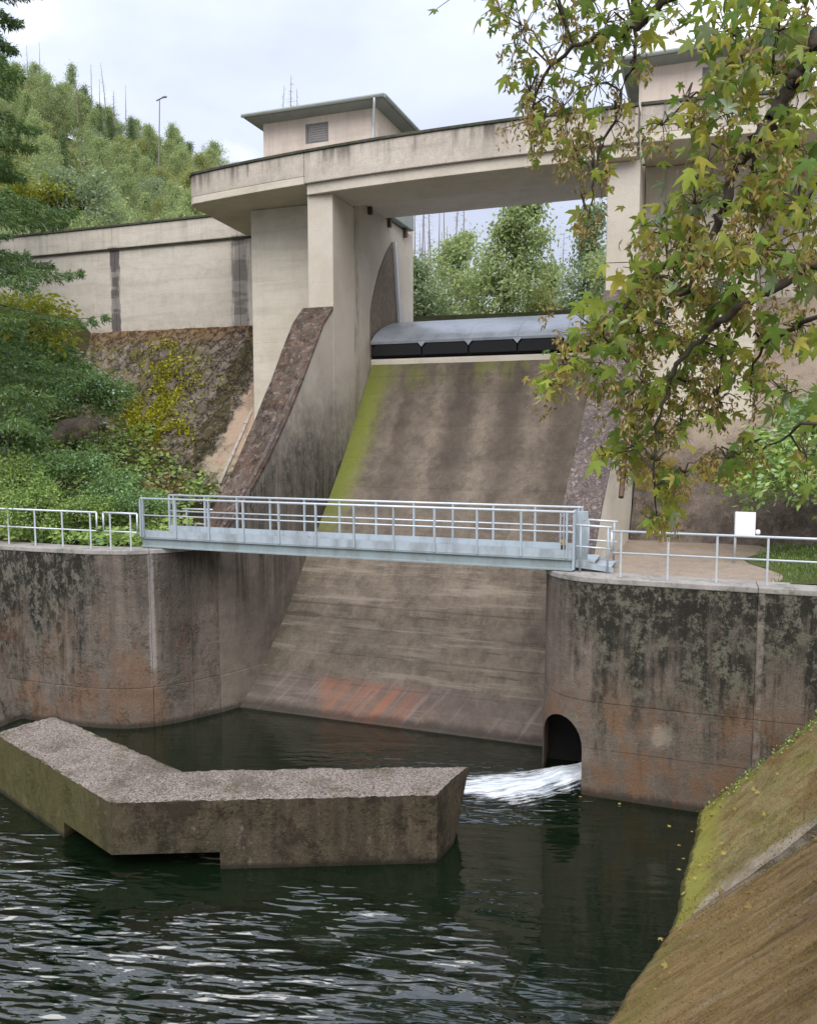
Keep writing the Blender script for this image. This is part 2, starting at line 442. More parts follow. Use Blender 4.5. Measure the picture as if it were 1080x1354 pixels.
def wallL_extra(m, col, h):
    n = m.noise(6, 5, .7, m.vec(1, 1, .12)); nd = m.math('SUBTRACT', n, .5)
    n2 = m.noise(2.0, 5, .65)
    # black growth hanging from the top, thickest on the left part
    va = m.noise(3.2, 7, .7, m.vec(1, 1, .09, (6, 1, 0))); vb = m.noise(2.6, 9, .8, m.vec(1, 1, .45, (1, 3, 5)))
    bias = m.step(m.addn(m.x, m.mul(n2, 2.)), -13.6, -15.6, -.07, .10)
    gv = m.addn(m.addn(m.mul(va, .62), m.mul(vb, .38)), m.addn(bias, m.mul(m.math('SUBTRACT', m.z, 3.0), .035)))
    f = m.step(gv, .47, .63)
    col = m.mix(m.mul(f, .93), col, (0.022, 0.022, 0.017))
    lich = m.mul(f, m.step(m.noise(5, 9, .82, m.vec(1, 1, .6, (2, 7, 1))), .48, .57))
    col = m.mix(m.mul(lich, .8), col, (0.20, 0.185, 0.15))
    xx = m.addn(m.x, m.mul(nd, .5))
    g = m.mul(m.band(xx, -13.6, .12, .3), m.step(m.addn(m.z, m.mul(n2, 2)), 1.0, 3.6))
    col = m.mix(m.mul(g, .6), col, (0.035, 0.032, 0.03))
    # lime run below the coping gap
    l = m.mul(m.band(m.addn(m.x, m.mul(nd, .08)), -14.06, .03, .05), m.step(m.z, .8, 1.4))
    col = m.mix(m.mul(l, .55), col, (0.42, 0.39, 0.36))
    # rust brown on the low lift
    r = m.mul(m.step(m.noise(1.3, 4, .6, m.vec(1, 1, .5, (0, 4, 0))), .45, .62), m.mul(m.step(m.z, 4.0, 1.6), m.step(m.x, -13.1, -13.9)))
    col = m.mix(m.mul(r, .5), col, (0.20, 0.105, 0.055))
    wet = m.step(m.addn(m.z, m.mul(nd, .2)), .22, .06)
    return m.mix(m.mul(wet, .75), col, (0.03, 0.026, 0.02)), h
M_WALL_L = concrete('quay_concrete', (0.23, 0.19, 0.155), (0.175, 0.144, 0.118), dark=(0.035, 0.032, 0.028), streak=0.75, ztop=5.0, zlen=3.2, streak_scale=1.8, blotch=.55, speck=.35, moss=.25, mosscol=(0.05, 0.055, 0.02), seed=31, extra=wallL_extra, bump=.9, pit=.6, cover=.47)
M_SIDE = concrete('side_wall_concrete', (0.23, 0.19, 0.155), (0.175, 0.144, 0.118), dark=(0.035, 0.032, 0.028), streak=0.75, ztop=5.0, zlen=3.2, streak_scale=1.8, blotch=.5, speck=.25, seed=31, lines=.4, line_gap=2.2, extra=sidewall_extra, bump=.5, pit=.0, cover=.47)
def wallR_extra(m, col, h):
    n2 = m.noise(1.6, 5, .65); n = m.noise(6, 5, .7, m.vec(1, 1, .12)); nd = m.math('SUBTRACT', n, .5)
    va = m.noise(2.6, 7, .7, m.vec(1, 1, .10, (6, 1, 0))); vb = m.noise(2.4, 9, .8, m.vec(1, 1, .5, (1, 3, 5)))
    bias = m.step(m.addn(m.x, m.mul(n2, 1.2)), -2.9, -1.2, -.10, .085)
    gv = m.addn(m.addn(m.mul(va, .6), m.mul(vb, .4)), m.addn(bias, m.mul(m.math('SUBTRACT', m.z, 3.3), .055)))
    f = m.step(gv, .47, .63)
    col = m.mix(m.mul(f, .94), col, (0.022, 0.022, 0.017))
    ms = m.mul(f, m.step(m.noise(4.5, 9, .82, m.vec(1, 1, .8, (8, 0, 0))), .48, .57))
    col = m.mix(m.mul(ms, .8), col, (0.19, 0.18, 0.135))
    r = m.mul(m.step(m.noise(1.8, 5, .65, m.vec(1, 1, .55, (0, 4, 3))), .43, .6), m.step(m.z, 3.0, 1.4))
    col = m.mix(m.mul(r, .6), col, (0.225, 0.115, 0.055))
    e = m.mul(m.step(m.voro(3.2, m.vec(1, 1, .6)), .12, .05), m.step(m.noise(.8, 3), .5, .6))
    col = m.mix(m.mul(e, .5), col, (0.40, 0.35, 0.29))
    jt = m.mul(m.band(m.addn(m.x, m.mul(nd, .12)), 1.13, .035, .06), m.step(m.noise(3, 5, .7), .35, .6))
    col = m.mix(m.mul(jt, .55), col, (0.36, 0.31, 0.265))
    # pale lime bloom
    dx = m.addn(m.x, .75); dz = m.math('SUBTRACT', m.z, 1.55)
    rr = m.math('SQRT', m.addn(m.mul(dx, dx), m.mul(m.mul(dz, dz), .8)))
    col = m.mix(m.mul(m.step(m.addn(rr, m.mul(m.math('SUBTRACT', m.noise(9, 4), .5), .3)), .3, .12), .6), col, (0.38, 0.33, 0.26))
    wet = m.step(m.addn(m.z, m.mul(nd, .25)), .25, .06)
    return m.mix(m.mul(wet, .75), col, (0.03, 0.026, 0.02)), h
M_WALL_R = concrete('culvert_wall_concrete', (0.23, 0.187, 0.15), (0.182, 0.147, 0.117), dark=(0.045, 0.04, 0.035), streak=0.55, ztop=5.2, zlen=3.4, streak_scale=2.0, blotch=.5, speck=.35, seed=41, extra=wallR_extra, bump=.9, pit=.5, cover=.49)
M_HOLE_SHADE = simple('hole_shade_black', (0.012, 0.011, 0.010), .95, var=.0, dirtf=.1)  # near-black colour stands in for the shade inside openings
def slope_top_extra(m, col, h):
    f = m.step(m.noise(1.2, 5, .7), .42, .6)
    col = m.mix(m.mul(f, .5), col, (0.15, 0.08, 0.055))
    v = m.noise(3.0, 8, .8, m.vec(1, 1, 1, (2, 2, 0))); col = m.mix(m.step(v, .5, .58, 0, .75), col, (0.035, 0.027, 0.022))
    p = m.step(m.noise(4, 8, .8, m.vec(1, 1, 1, (4, 0, 0))), .53, .61)
    col = m.mix(m.mul(p, .55), col, (0.36, 0.31, 0.26))
    return col, m.addn(h, m.mul(v, 1.5))
M_BUTT = concrete('weathered_slope', (0.18, 0.135, 0.108), (0.135, 0.105, 0.085), dark=(0.035, 0.03, 0.025), moss=.5, mosscol=(0.075, 0.065, 0.02), seed=15, extra=slope_top_extra, bump=1.0, speck=.5)
def buttR_extra(m, col, h):
    p = m.step(m.noise(7, 5, .75), .47, .6)
    return m.mix(m.mul(p, .6), col, (0.36, 0.29, 0.27)), m.addn(h, p)
M_BUTT_R = concrete('pocked_slope', (0.25, 0.20, 0.175), (0.21, 0.165, 0.145), dark=(0.05, 0.04, 0.04), seed=16, extra=buttR_extra, bump=1.0, speck=.6, pit=.9)
def face_extra(m, col, h):
    n = m.noise(1.4, 6, .65); nd = m.math('SUBTRACT', n, .5); n3 = m.noise(6, 5, .75)
    xx = m.addn(m.x, m.mul(nd, 2.2))
    strip = m.band(xx, -15.6, 1.75, .35)                                  # bare rendered strip beside the pier
    strip = m.mul(strip, m.step(m.addn(m.z, m.mul(nd, 2)), 6.2, 7.2))
    col = m.mix(m.mul(strip, .95), col, (0.46, 0.335, 0.245))
    lime = m.mul(m.band(xx, -17.0, 1.6, .6), m.mul(m.step(m.z, 7.9, 7.2), m.step(m.noise(2.1, 5, .6, m.vec(1, 1, 1, (0, 6, 2))), .47, .53)))
    col = m.mix(m.mul(lime, .9), col, (0.42, 0.35, 0.25))
    ms = m.mul(m.band(xx, -18.3, .35, .3), m.step(n3, .3, .5))
    col = m.mix(m.mul(ms, .85), col, (0.055, 0.045, 0.014))
    ms = m.mul(m.step(m.addn(m.x, m.mul(nd, 3)), -20.2, -20.9), m.step(m.noise(2.2, 6, .7, m.vec(1, 1, 1, (1, 1, 7))), .46, .56))
    col = m.mix(m.mul(ms, .8), col, (0.15, 0.125, 0.03))
    top = m.step(m.addn(m.z, m.mul(n, 2.0)), 12.7, 13.5)
    col = m.mix(m.mul(top, .7), col, m.mix(m.step(n3, .4, .6), (0.27, 0.13, 0.065), (0.13, 0.09, 0.04)))
    cr = m.math('ABSOLUTE', m.math('SUBTRACT', m.noise(1.9, 7, .7, m.vec(1, 1, .7, (5, 5, 5))), .5))
    crk = m.mul(m.step(cr, .03, .0), m.step(strip, .6, .2))
    col = m.mix(m.mul(crk, .8), col, (0.03, 0.025, 0.018))
    return col, m.math('SUBTRACT', m.addn(h, m.mul(n3, .9)), m.mul(crk, .8))
M_FACE = concrete('old_dam_face', (0.31, 0.255, 0.20), (0.24, 0.19, 0.145), dark=(0.045, 0.04, 0.03), moss=.35, mosscol=(0.08, 0.07, 0.02), seed=22, extra=face_extra, bump=1.0, speck=.5, pit=.6)
def defl_side_extra(m, col, h):
    pn_ = m.noise(1.9, 9, .8, m.vec(1, 1, .8, (3, 3, 3)))
    col = m.mix(m.step(pn_, .50, .58, 0, .8), col, (0.035, 0.028, 0.018))
    col = m.mix(m.step(pn_, .42, .34, 0, .6), col, (0.30, 0.25, 0.18))
    h = m.addn(h, m.mul(pn_, 1.2))
    g = m.step(m.addn(m.x, m.mul(m.noise(1, 4), 2)), -8.2, -10.5)
    col = m.mix(m.mul(g, .55), col, (0.13, 0.125, 0.035))
    wet = m.step(m.addn(m.z, m.mul(m.noise(3, 4), .12)), .2, .08)
    return m.mix(m.mul(wet, .8), col, (0.025, 0.022, 0.016)), h
M_DEFL = concrete('deflector_side', (0.14, 0.112, 0.073), (0.10, 0.08, 0.052), dark=(0.035, 0.03, 0.025), streak=.6, blotch=.7, streak_scale=3, seed=51, bump=1.0, speck=.5, pit=.7, extra=defl_side_extra, moss=.3, mosscol=(0.07, 0.07, 0.02))
def defl_top_extra(m, col, h):
    v = m.noise(30, 4, .8)
    col = m.mix(m.step(v, .46, .56, 0, .85), col, (0.56, 0.48, 0.42))
    v2 = m.noise(17, 5, .8)
    col = m.mix(m.step(v2, .53, .60, 0, .85), col, (0.06, 0.045, 0.04))
    bn = m.noise(.9, 9, .78); big = m.step(bn, .48, .62)
    col = m.mix(m.mul(big, .6), col, (0.12, 0.095, 0.07))
    col = m.mix(m.step(m.noise(1.6, 8, .75, m.vec(1, 1, 1, (6, 2, 0))), .55, .64, 0, .55), col, (0.13, 0.12, 0.045))
    return col, m.addn(h, m.mul(v, 1.2))
M_DEFL_TOP = concrete('deflector_top', (0.29, 0.24, 0.205), (0.25, 0.205, 0.175), seed=52, bump=1.0, speck=.5, extra=defl_top_extra, streak=0, pit=0)
def bank_extra(m, col, h):
    v = m.vec(3.2, .55, 3.2, (0, 0, 0), (0, 0, R(0)))
    sl = m.vec(.28, 2.6, .28)                          # stripes running up the slope
    n = m.noise(1.6, 8, .75, sl)
    col = m.mix(m.step(n, .46, .62, 0, .6), col, (0.58, 0.41, 0.20))
    col = m.mix(m.step(n, .46, .36, 0, .6), col, (0.17, 0.10, 0.04))
    n2 = m.noise(1.3, 9, .78, m.vec(.55, 1.5, .55, (4, 0, 0)))
    col = m.mix(m.step(n2, .54, .62, 0, .65), col, (0.46, 0.38, 0.26))
    n3 = m.noise(1.0, 6, .7, m.vec(.8, .8, .8, (9, 0, 0)))
    lowz = m.step(m.addn(m.z, m.mul(n3, 1.4)), 2.4, .7)
    col = m.mix(m.mul(m.step(n3, .42, .55), m.mul(lowz, .7)), col, (0.26, 0.25, 0.05))
    edge = m.step(m.addn(m.z, m.mul(n3, .2)), .2, .08)
    col = m.mix(m.mul(edge, .8), col, (0.04, 0.035, 0.02))
    sp = m.noise(38, 4, .8)
    col = m.mix(m.step(sp, .5, .62, 0, .35), col, (0.05, 0.03, 0.012))
    return col, m.addn(h, m.addn(n, m.mul(sp, .8)))
M_BANK = concrete('mossy_bank', (0.46, 0.295, 0.125), (0.38, 0.245, 0.10), dark=(0.16, 0.105, 0.045), streak=0, blotch=.5, seed=61, extra=bank_extra, bump=1.0, speck=.5, moss=.3, mosscol=(0.12, 0.12, 0.02), pit=0)
def bankA_extra(m, col, h):
    n = m.noise(2.5, 8, .75); nb_ = m.noise(.9, 8, .75, m.vec(1, 1, 1, (3, 1, 2)))
    col = m.mix(m.step(nb_, .5, .6, 0, .75), col, (0.26, 0.155, 0.065))
    col = m.mix(m.step(nb_, .44, .36, 0, .6), col, (0.16, 0.14, 0.06))
    col = m.mix(m.mul(m.step(m.addn(m.z, m.mul(n, .8)), 1.1, .7), .75), col, (0.40, 0.39, 0.07))
    col = m.mix(m.step(m.addn(m.z, m.mul(n, .25)), .24, .16, 0, .85), col, (0.05, 0.045, 0.02))
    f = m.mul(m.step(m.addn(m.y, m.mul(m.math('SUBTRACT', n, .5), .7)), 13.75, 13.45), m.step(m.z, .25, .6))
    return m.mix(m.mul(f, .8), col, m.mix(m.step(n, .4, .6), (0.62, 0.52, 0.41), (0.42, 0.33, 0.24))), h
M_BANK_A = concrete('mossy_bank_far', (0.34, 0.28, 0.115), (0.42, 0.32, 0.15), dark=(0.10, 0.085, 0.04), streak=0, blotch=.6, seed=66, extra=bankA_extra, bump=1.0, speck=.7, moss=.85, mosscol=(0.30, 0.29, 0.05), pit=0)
M_EDGE = concrete('pale_edge', (0.62, 0.52, 0.40), (0.48, 0.39, 0.29), seed=64, bump=1.0, speck=.5, moss=.5, mosscol=(0.13, 0.12, 0.03), streak=0)
M_TERR = concrete('terrace_paving', (0.30, 0.24, 0.19), (0.25, 0.20, 0.155), dark=(0.10, 0.08, 0.06), streak=0, seed=71, speck=.3, pit=0)
M_KERB = concrete('kerb_concrete', (0.36, 0.34, 0.32), (0.30, 0.28, 0.26), dark=(0.08, 0.08, 0.06), streak=0, moss=.5, mosscol=(0.06, 0.07, 0.02), seed=75)
M_ROCK = concrete('rubble_stone', (0.34, 0.27, 0.2), (0.24, 0.19, 0.145), dark=(0.06, 0.05, 0.04), seed=77, moss=.4, mosscol=(0.08, 0.075, 0.02), bump=1.0)

def steel_mat(name, base):
    m = NT(name)
    g = m.noise(2.2, 6, .7, m.vec(1, 1, .25)); c = m.mix(m.step(g, .42, .68, 0, .55), base, (0.15, 0.155, 0.145))
    c = m.mix(m.step(m.noise(9, 6, .75), .45, .7, 0, .3), c, tuple(k * 1.3 for k in base))
    ru = m.mul(m.step(m.noise(3.1, 8, .8, m.vec(1, 1, .6, (4, 4, 4))), .60, .67), m.step(m.noise(18, 4, .7), .4, .6))
    c = m.mix(m.mul(ru, .8), c, (0.13, 0.065, 0.03))
    m.principled(c, .5, m.bump(m.noise(30, 4, .7), .2, .004), 0.0, .4)
    return m.mat
M_STEEL = steel_mat('painted_steel_blue', (0.34, 0.39, 0.43))
M_RAIL = simple('galvanised_rail', (0.52, 0.56, 0.59), .42, metal=.25, var=.2, scale=4, dirtf=.25, dirt=(0.2, 0.2, 0.19))
M_BEAM = steel_mat('beam_paint', (0.23, 0.28, 0.29))
M_GATE = simple('gate_plate', (0.35, 0.38, 0.42), .34, metal=.35, var=.25, scale=1.4, dirtf=.5, dirt=(0.10, 0.11, 0.12), bump=.15)
M_GATE_DK = simple('gate_rubber', (0.005, 0.0055, 0.007), .75, var=.0, scale=5, dirtf=.02)
M_FRAME = simple('seal_frame', (0.30, 0.32, 0.36), .4, metal=.6, var=.3, scale=5)
M_PLASTER = concrete('pale_render', (0.62, 0.53, 0.46), (0.58, 0.50, 0.43), dark=(0.25, 0.2, 0.17), streak=.2, blotch=.15, speck=.08, pit=0, seed=81, bump=.2)
M_ROOF = simple('roof_edge_grey', (0.16, 0.175, 0.165), .55, var=.1, scale=2, dirtf=.4, dirt=(0.07, 0.08, 0.07))
M_BAND = simple('apron_grey', (0.24, 0.27, 0.25), .6, var=.1, scale=2, dirtf=.3, dirt=(0.12, 0.13, 0.11))
M_SHUT = simple('shutter_grey', (0.27, 0.25, 0.25), .6, var=.2, scale=8)
M_SIGN = simple('sign_white', (0.78, 0.78, 0.80), .5, var=.0, scale=2, dirtf=.1)
M_PIPE = simple('pipe_grey', (0.38, 0.34, 0.30), .6, var=.3, scale=5, dirtf=.6, dirt=(0.10, 0.08, 0.06))
M_RUST = simple('rusty_iron', (0.09, 0.055, 0.035), .8, var=.2, scale=8)
M_YEL = simple('lamp_yellow', (0.55, 0.36, 0.08), .5)
M_BARK = simple('bark', (0.075, 0.06, 0.045), .95, var=.4, scale=6, bump=.6, dirtf=.5, dirt=(0.03, 0.027, 0.02))
M_BARK_PALE = simple('pale_bark', (0.26, 0.22, 0.17), .9, var=.3, scale=4, dirtf=.4, dirt=(0.10, 0.08, 0.06))
M_DEAD = simple('dead_wood', (0.20, 0.17, 0.15), .95, var=.3, scale=3, dirtf=.4, dirt=(0.09, 0.07, 0.06))
M_DEADRED = simple('dead_wood_reddish', (0.24, 0.145, 0.10), .95, var=.3, scale=3, dirtf=.4, dirt=(0.11, 0.07, 0.05))
def ground_mat(name, a, b, c):
    m = NT(name)
    col = m.mix(m.step(m.noise(.6, 6, .65), .4, .62), a, b)
    col = m.mix(m.step(m.noise(7, 6, .75), .45, .65), col, c)
    m.principled(col, .95, m.bump(m.noise(9, 6, .75), 1.0, .08), spec=.1)
    return m.mat
M_SOIL = ground_mat('bank_soil', (0.06, 0.055, 0.025), (0.09, 0.065, 0.035), (0.035, 0.035, 0.015))
M_HILL = ground_mat('hill_ground', (0.07, 0.085, 0.03), (0.15, 0.13, 0.05), (0.045, 0.055, 0.02))
M_GRASSG = ground_mat('grass_soil', (0.09, 0.12, 0.03), (0.12, 0.13, 0.045), (0.05, 0.07, 0.02))

# ================================================================== SETTING
WATER_Z = 0.0
TERR = 4.88
XL, XR = -12.2, -3.1                     # inner faces of the two gate piers
def mx(x): return XL + XR - x            # mirror about the spillway axis
def slope_z(y): return 12.6 - 1.2 * (31.5 - y)   # battered downstream face of the dam
def butt_z(y): return 12.32 - 1.263 * (25.67 - y) # top of the chute side walls
def fasY(x): return 25.4 + 0.0085 * (x + 6.5) ** 2

# ---- water
def water_mat():
    m = NT('river_water')
    p1 = m.vec(1.0, 1.0, 1.0, (0, 0, 0), (0, 0, R(-14)))
    w1 = m.noise(1.0, 1.5, .5, m.vec(1.1, 4.2, 1, src=p1), 0.5)
    w2 = m.noise(1.0, 1.0, .5, m.vec(2.6, 8.0, 1, (3, 1, 0), (0, 0, R(8)), src=p1), 0.4)
    w3 = m.noise(2.2, 3, .5, m.vec(1, 1.6, 1, (7, 0, 0)))
    near = m.step(m.addn(m.y, m.mul(m.noise(.45, 3), 5.0)), 16.4, 12.6)           # wind and wash on the open near water
    calm_r = m.step(m.addn(m.x, m.mul(m.noise(.7, 3), 2.2)), -.9, -2.6)
    lee = m.noise(.32, 3, .5, m.vec(1, 1, 1, (5.5, 2.0, 0)))
    amp = m.mul(m.mul(near, calm_r), m.step(lee, .40, .56, .12, 1.0))
    dx = m.addn(m.x, 5.2); dy = m.math('SUBTRACT', m.y, 17.6)
    rr = m.math('SQRT', m.addn(m.mul(m.mul(dx, dx), .18), m.mul(dy, dy)))
    wash = m.step(rr, 2.2, .6, 0, .8)
    amp = m.math('MAXIMUM', m.addn(m.mul(amp, .95), .035), m.mul(wash, .8))
    h = m.addn(m.addn(m.mul(w1, .34), m.mul(w2, .08)), m.mul(w3, .03))
    h = m.mul(h, amp)
    b = m.n.new('ShaderNodeBump'); b.inputs['Strength'].default_value = 1.0; b.inputs['Distance'].default_value = 1.0
    m.l.new(h, b.inputs['Height'])
    p = m.principled((0.004, 0.009, 0.004), 0.02, b.outputs[0])
    p.inputs['IOR'].default_value = 1.75
    p.inputs['Specular IOR Level'].default_value = 0.6
    return m.mat
M_WATER = water_mat()
wb = MB().add([(-90, -60, 0), (40, -60, 0), (40, 21.6, 0), (-90, 21.6, 0)], [(0, 1, 2, 3)])
tag(wb.build('river', M_WATER), kind='structure')
bed = MB().add([(-90, -60, -1.8), (40, -60, -1.8), (40, 22, -1.8), (-90, 22, -1.8)], [(0, 1, 2, 3)])
tag(bed.build('river_bed', M_SOIL), kind='structure')

# ---- terrain: one sheet behind the dam out to the hills, the banks in front of it
def hill_z(x, y):
    side = 5.0 + 0.457 * np.maximum(0, -x - 17) + 0.30 * np.maximum(0, x - 20)
    side = np.minimum(side, 75)
    return 13.5 + side * smoothstep(42, 125, y + 0.0 * x) + 3.5 * fbm(x * .05, y * .05) + 6 * smoothstep(-34, -60, x) * smoothstep(60, 30, y)
xs = np.linspace(-330, 260, 100); ys = np.linspace(36, 620, 100)
gx, gy = np.meshgrid(xs, ys)
gz = hill_z(gx, gy)
V = np.stack([gx, gy, gz], -1).reshape(-1, 3)
ii = np.arange(99)[None, :] + 100 * np.arange(99)[:, None]
Fq = np.stack([ii, ii + 1, ii + 101, ii + 100], -1).reshape(-1, 4)
o = link('hillside_terrain', np_mesh('hillside_terrain', V, Fq, True), M_HILL); o['kind'] = 'structure'

def left_ground(x, y):
    k = 0.08 + 0.28 * smoothstep(-15.5, -22, x) + 0.32 * smoothstep(-24, -28.5, x)
    z = TERR + 0.03 + k * np.maximum(0, y - 19.3) + 0.10 * np.maximum(0, -x - 24) * smoothstep(18, 24, y)
    z = z + 0.5 * fbm(x * .6, y * .6) * smoothstep(18.5, 20.5, y)
    return z
xs = np.linspace(-75, -13.4, 110); ys = np.linspace(18.2, 36.5, 50)
gx, gy = np.meshgrid(xs, ys)
gz = left_ground(gx, gy)
gz = np.where(gx > -18.0, np.minimum(gz, slope_z(gy) + 0.35), gz)
V = np.stack([gx, gy, gz], -1).reshape(-1, 3)
ii = np.arange(109)[None, :] + 110 * np.arange(49)[:, None]
Fq = np.stack([ii, ii + 1, ii + 111, ii + 110], -1).reshape(-1, 4)
o = link('bank_ground', np_mesh('bank_ground', V, Fq, True), M_SOIL); o['kind'] = 'structure'

# right terrace: paved court with a grass patch, ground going on to the right
t = MB().add([(-2.9, 18.5, TERR), (14, 18.5, TERR), (14, 26.5, TERR), (-2.9, 26.5, TERR)], [(0, 1, 2, 3)]).build('terrace_paving', M_TERR)
tag(t, kind='structure')
def grass_z(x, y): return TERR + 0.01 + 0.05 * smoothstep(0, .6, x - 1.25) + .10 * np.maximum(0, x - 3) + .05 * fbm(x, y)
gb = MB().grid(40, 24, lambda u, v: (1.3 + 30 * u + .35 * math.sin(9 * v), 18.5 + 6.4 * v, float(grass_z(1.3 + 30 * u, 18.5 + 6.4 * v))))
tag(gb.build('grass_plot', M_GRASSG, smooth=True, fix=False), kind='structure')
# ground the photographer stands on, behind and beside the sloped bank
rb = MB().grid(30, 40, lambda u, v: (1.5 + 58 * u, -50 + 62 * v, 5.6 + 5 * u + .4 * float(fbm(20 * u, 9 * v))))
tag(rb.build('path_ground', M_SOIL, smooth=True, fix=False), kind='structure')

# ================================================================== RETAINING WALLS
def spline(pts, n):
    pts = [np.array(p, float) for p in pts]
    P = [2 * pts[0] - pts[1]] + pts + [2 * pts[-1] - pts[-2]]
    out = []
    for i in range(1, len(P) - 2):
        for k in range(n):
            t = k / n
            out.append(.5 * ((2 * P[i]) + (-P[i-1] + P[i+1]) * t + (2*P[i-1] - 5*P[i] + 4*P[i+1] - P[i+2]) * t*t + (-P[i-1] + 3*P[i] - 3*P[i+1] + P[i+2]) * t**3))
    out.append(P[-2]); return out
def normals(pts):
    ns = []
    for i in range(len(pts)):
        d = pts[min(i + 1, len(pts) - 1)] - pts[max(i - 1, 0)]; d /= np.linalg.norm(d)
        ns.append(np.array([-d[1], d[0]]))
    return ns
def wall_section(pts, ns, zb, zt, thick, proud=0.0, gap=0.004):
    """solid wall along a plan curve; zb / zt: numbers or functions of the plan point"""
    fz = (lambda f: f if callable(f) else (lambda p: f))
    zb, zt = fz(zb), fz(zt)
    mb = MB(); n = len(pts); vs = []
    pts = [p.copy() for p in pts]
    d0 = pts[1] - pts[0]; pts[0] = pts[0] + d0 / np.linalg.norm(d0) * gap
    d1 = pts[-2] - pts[-1]; pts[-1] = pts[-1] + d1 / np.linalg.norm(d1) * gap
    for p, nn in zip(pts, ns):
        a = p - nn * proud; b = p + nn * thick
        vs += [(a[0], a[1], zb(p)), (a[0], a[1], zt(p)), (b[0], b[1], zt(p)), (b[0], b[1], zb(p))]
    fs = []
    for i in range(n - 1):
        for k in range(4):
            k2 = (k + 1) % 4
            fs.append((4*i + k, 4*i + k2, 4*(i+1) + k2, 4*(i+1) + k))
    fs += [(0, 3, 2, 1), (4*(n-1), 4*(n-1)+1, 4*(n-1)+2, 4*(n-1)+3)]
    return mb.add(vs, fs)
def cut(pts, ns, i, j): return pts[i:j + 1], ns[i:j + 1]

# --- left wall, sweeping round into the chute
Lp = spline([(-40, 17.2), (-24, 17.42), (-18, 17.5), (-16.2, 17.55), (-15.2, 17.68), (-14.5, 17.92), (-13.95, 18.35), (-13.5, 18.95), (-13.1, 19.65), (-12.72, 20.5), (-12.42, 21.5), (-12.26, 22.6), (-12.2, 23.6)], 8)
Ln = normals(Lp)
def idx(pts, x=None, y=None):
    return min(range(len(pts)), key=lambda i: abs(pts[i][0] - x) if x is not None else abs(pts[i][1] - y))
wl_ = thing('retaining_wall', 'stained concrete river wall curving into the chute under the footbridge left end', 'retaining wall', (-16, 17.6, 0))
jl = [0, idx(Lp, x=-21.5), idx(Lp, x=-14.06), idx(Lp, x=-13.42), idx(Lp, y=19.86)]
for a, b in zip(jl[:-1], jl[1:]):
    p, n = cut(Lp, Ln, a, b)
    wall_section(p, n, -1.7, 1.09, .55, proud=.04).build('lower_lift', M_WALL_L, wl_, bevel=.012)
    wall_section(p, n, 1.105, TERR - .1, .55).build('upper_lift', M_WALL_L, wl_)
    wall_section(p, n, TERR - .097, TERR + .03, .75, proud=.02).build('coping', M_KERB, wl_, bevel=.02)
# --- chute side wall (left), its top climbing with the dam slope
sw = thing('chute_side_wall', 'tall concrete chute wall with rusty brown sloping top, left of the spillway', 'side wall', (-12.7, 22, 0))
i0 = idx(Lp, y=19.86)
p, n = Lp[i0:] + [np.array([-12.2, y]) for y in (24.4, 25.2, 25.95)], Ln[i0:] + [np.array([-1., 0.])] * 3
low = lambda q: min(1.09, 99)
wall_section(p, n, -1.7, 1.09, 1.1, proud=.04).build('lower_lift', M_SIDE, sw, bevel=.012)
wall_section(p, n, 1.105, lambda q: min(butt_z(q[1]), 12.32) - .10, 1.1).build('upper_lift', M_SIDE, sw)
wall_section(p, n, lambda q: min(butt_z(q[1]), 12.32) - .097, lambda q: min(butt_z(q[1]), 12.32) + .05, 1.14, proud=.03).build('slope_coping', M_BUTT, sw, bevel=.02)
# thin raised rim along the inner edge
MB().tube([(p[i][0] + .12 * n[i][0], p[i][1], butt_z(p[i][1]) + .06) for i in range(0, len(p) - 5)], .06, n=6).build('edge_rim', M_BUTT_R, sw)

# --- right wall with the culvert mouth
arc_c, arc_r = np.array([-2.1, 19.3]), 1.4
Rp = [np.array([-3.1, y]) for y in (25.95, 25, 24)] + [np.array([-3.14, 23.]), np.array([-3.25, 22.]), np.array([-3.4, 20.8]), np.array([-3.49, 19.8])]
Rp += [arc_c + arc_r * np.array([math.cos(a), math.sin(a)]) for a in np.linspace(math.pi, 1.5 * math.pi, 22)]
Rp += [np.array([x, 17.9 - .02 * math.sin((x + 2) * .6)]) for x in np.linspace(-1.7, 1.05, 8)] 
jr1 = len(Rp) - 1
Rp += [np.array([x, 17.9]) for x in np.linspace(2, 14, 8)]
Rn = normals(Rp)
k0 = idx(Rp, y=19.8)
wr_ = thing('retaining_wall', 'black-stained concrete river wall with arched culvert mouth, right of the chute', 'retaining wall', (-1, 18, 0))
cut_mb = MB()
ax = np.array([.05, -.99875]); sd_ = np.array([ax[1], -ax[0]])      # culvert axis (outwards), sideways
cc = np.array([-2.93, 18.4])
def arch_ring(hw, spring, top, zb, n=12):
    ring = [(-hw, zb), (hw, zb)]
    for k in range(n + 1):
        a = math.pi * k / n
        ring.append((hw * math.cos(a), spring + (top - spring) * math.sin(a)))
    return ring
def arch_prism(mb, hw, spring, top, zb, a, b, cap=True):
    ring = arch_ring(hw, spring, top, zb); n = len(ring); vs = []
    for t in (a, b):
        for s_, z_ in ring:
            q = cc + ax * t + sd_ * s_; vs.append((q[0], q[1], z_))
    fs = [(i, (i + 1) % n, n + (i + 1) % n, n + i) for i in range(n)]
    if cap: fs += [tuple(range(n))[::-1], tuple(range(n, 2 * n))]
    else: fs += [tuple(range(n))[::-1]]
    return mb.add(vs, fs)
arch_prism(cut_mb, .485, 1.0, 1.68, -1.0, -2.2, 2.2)
cutter = cut_mb.build('culvert_cutter', None)
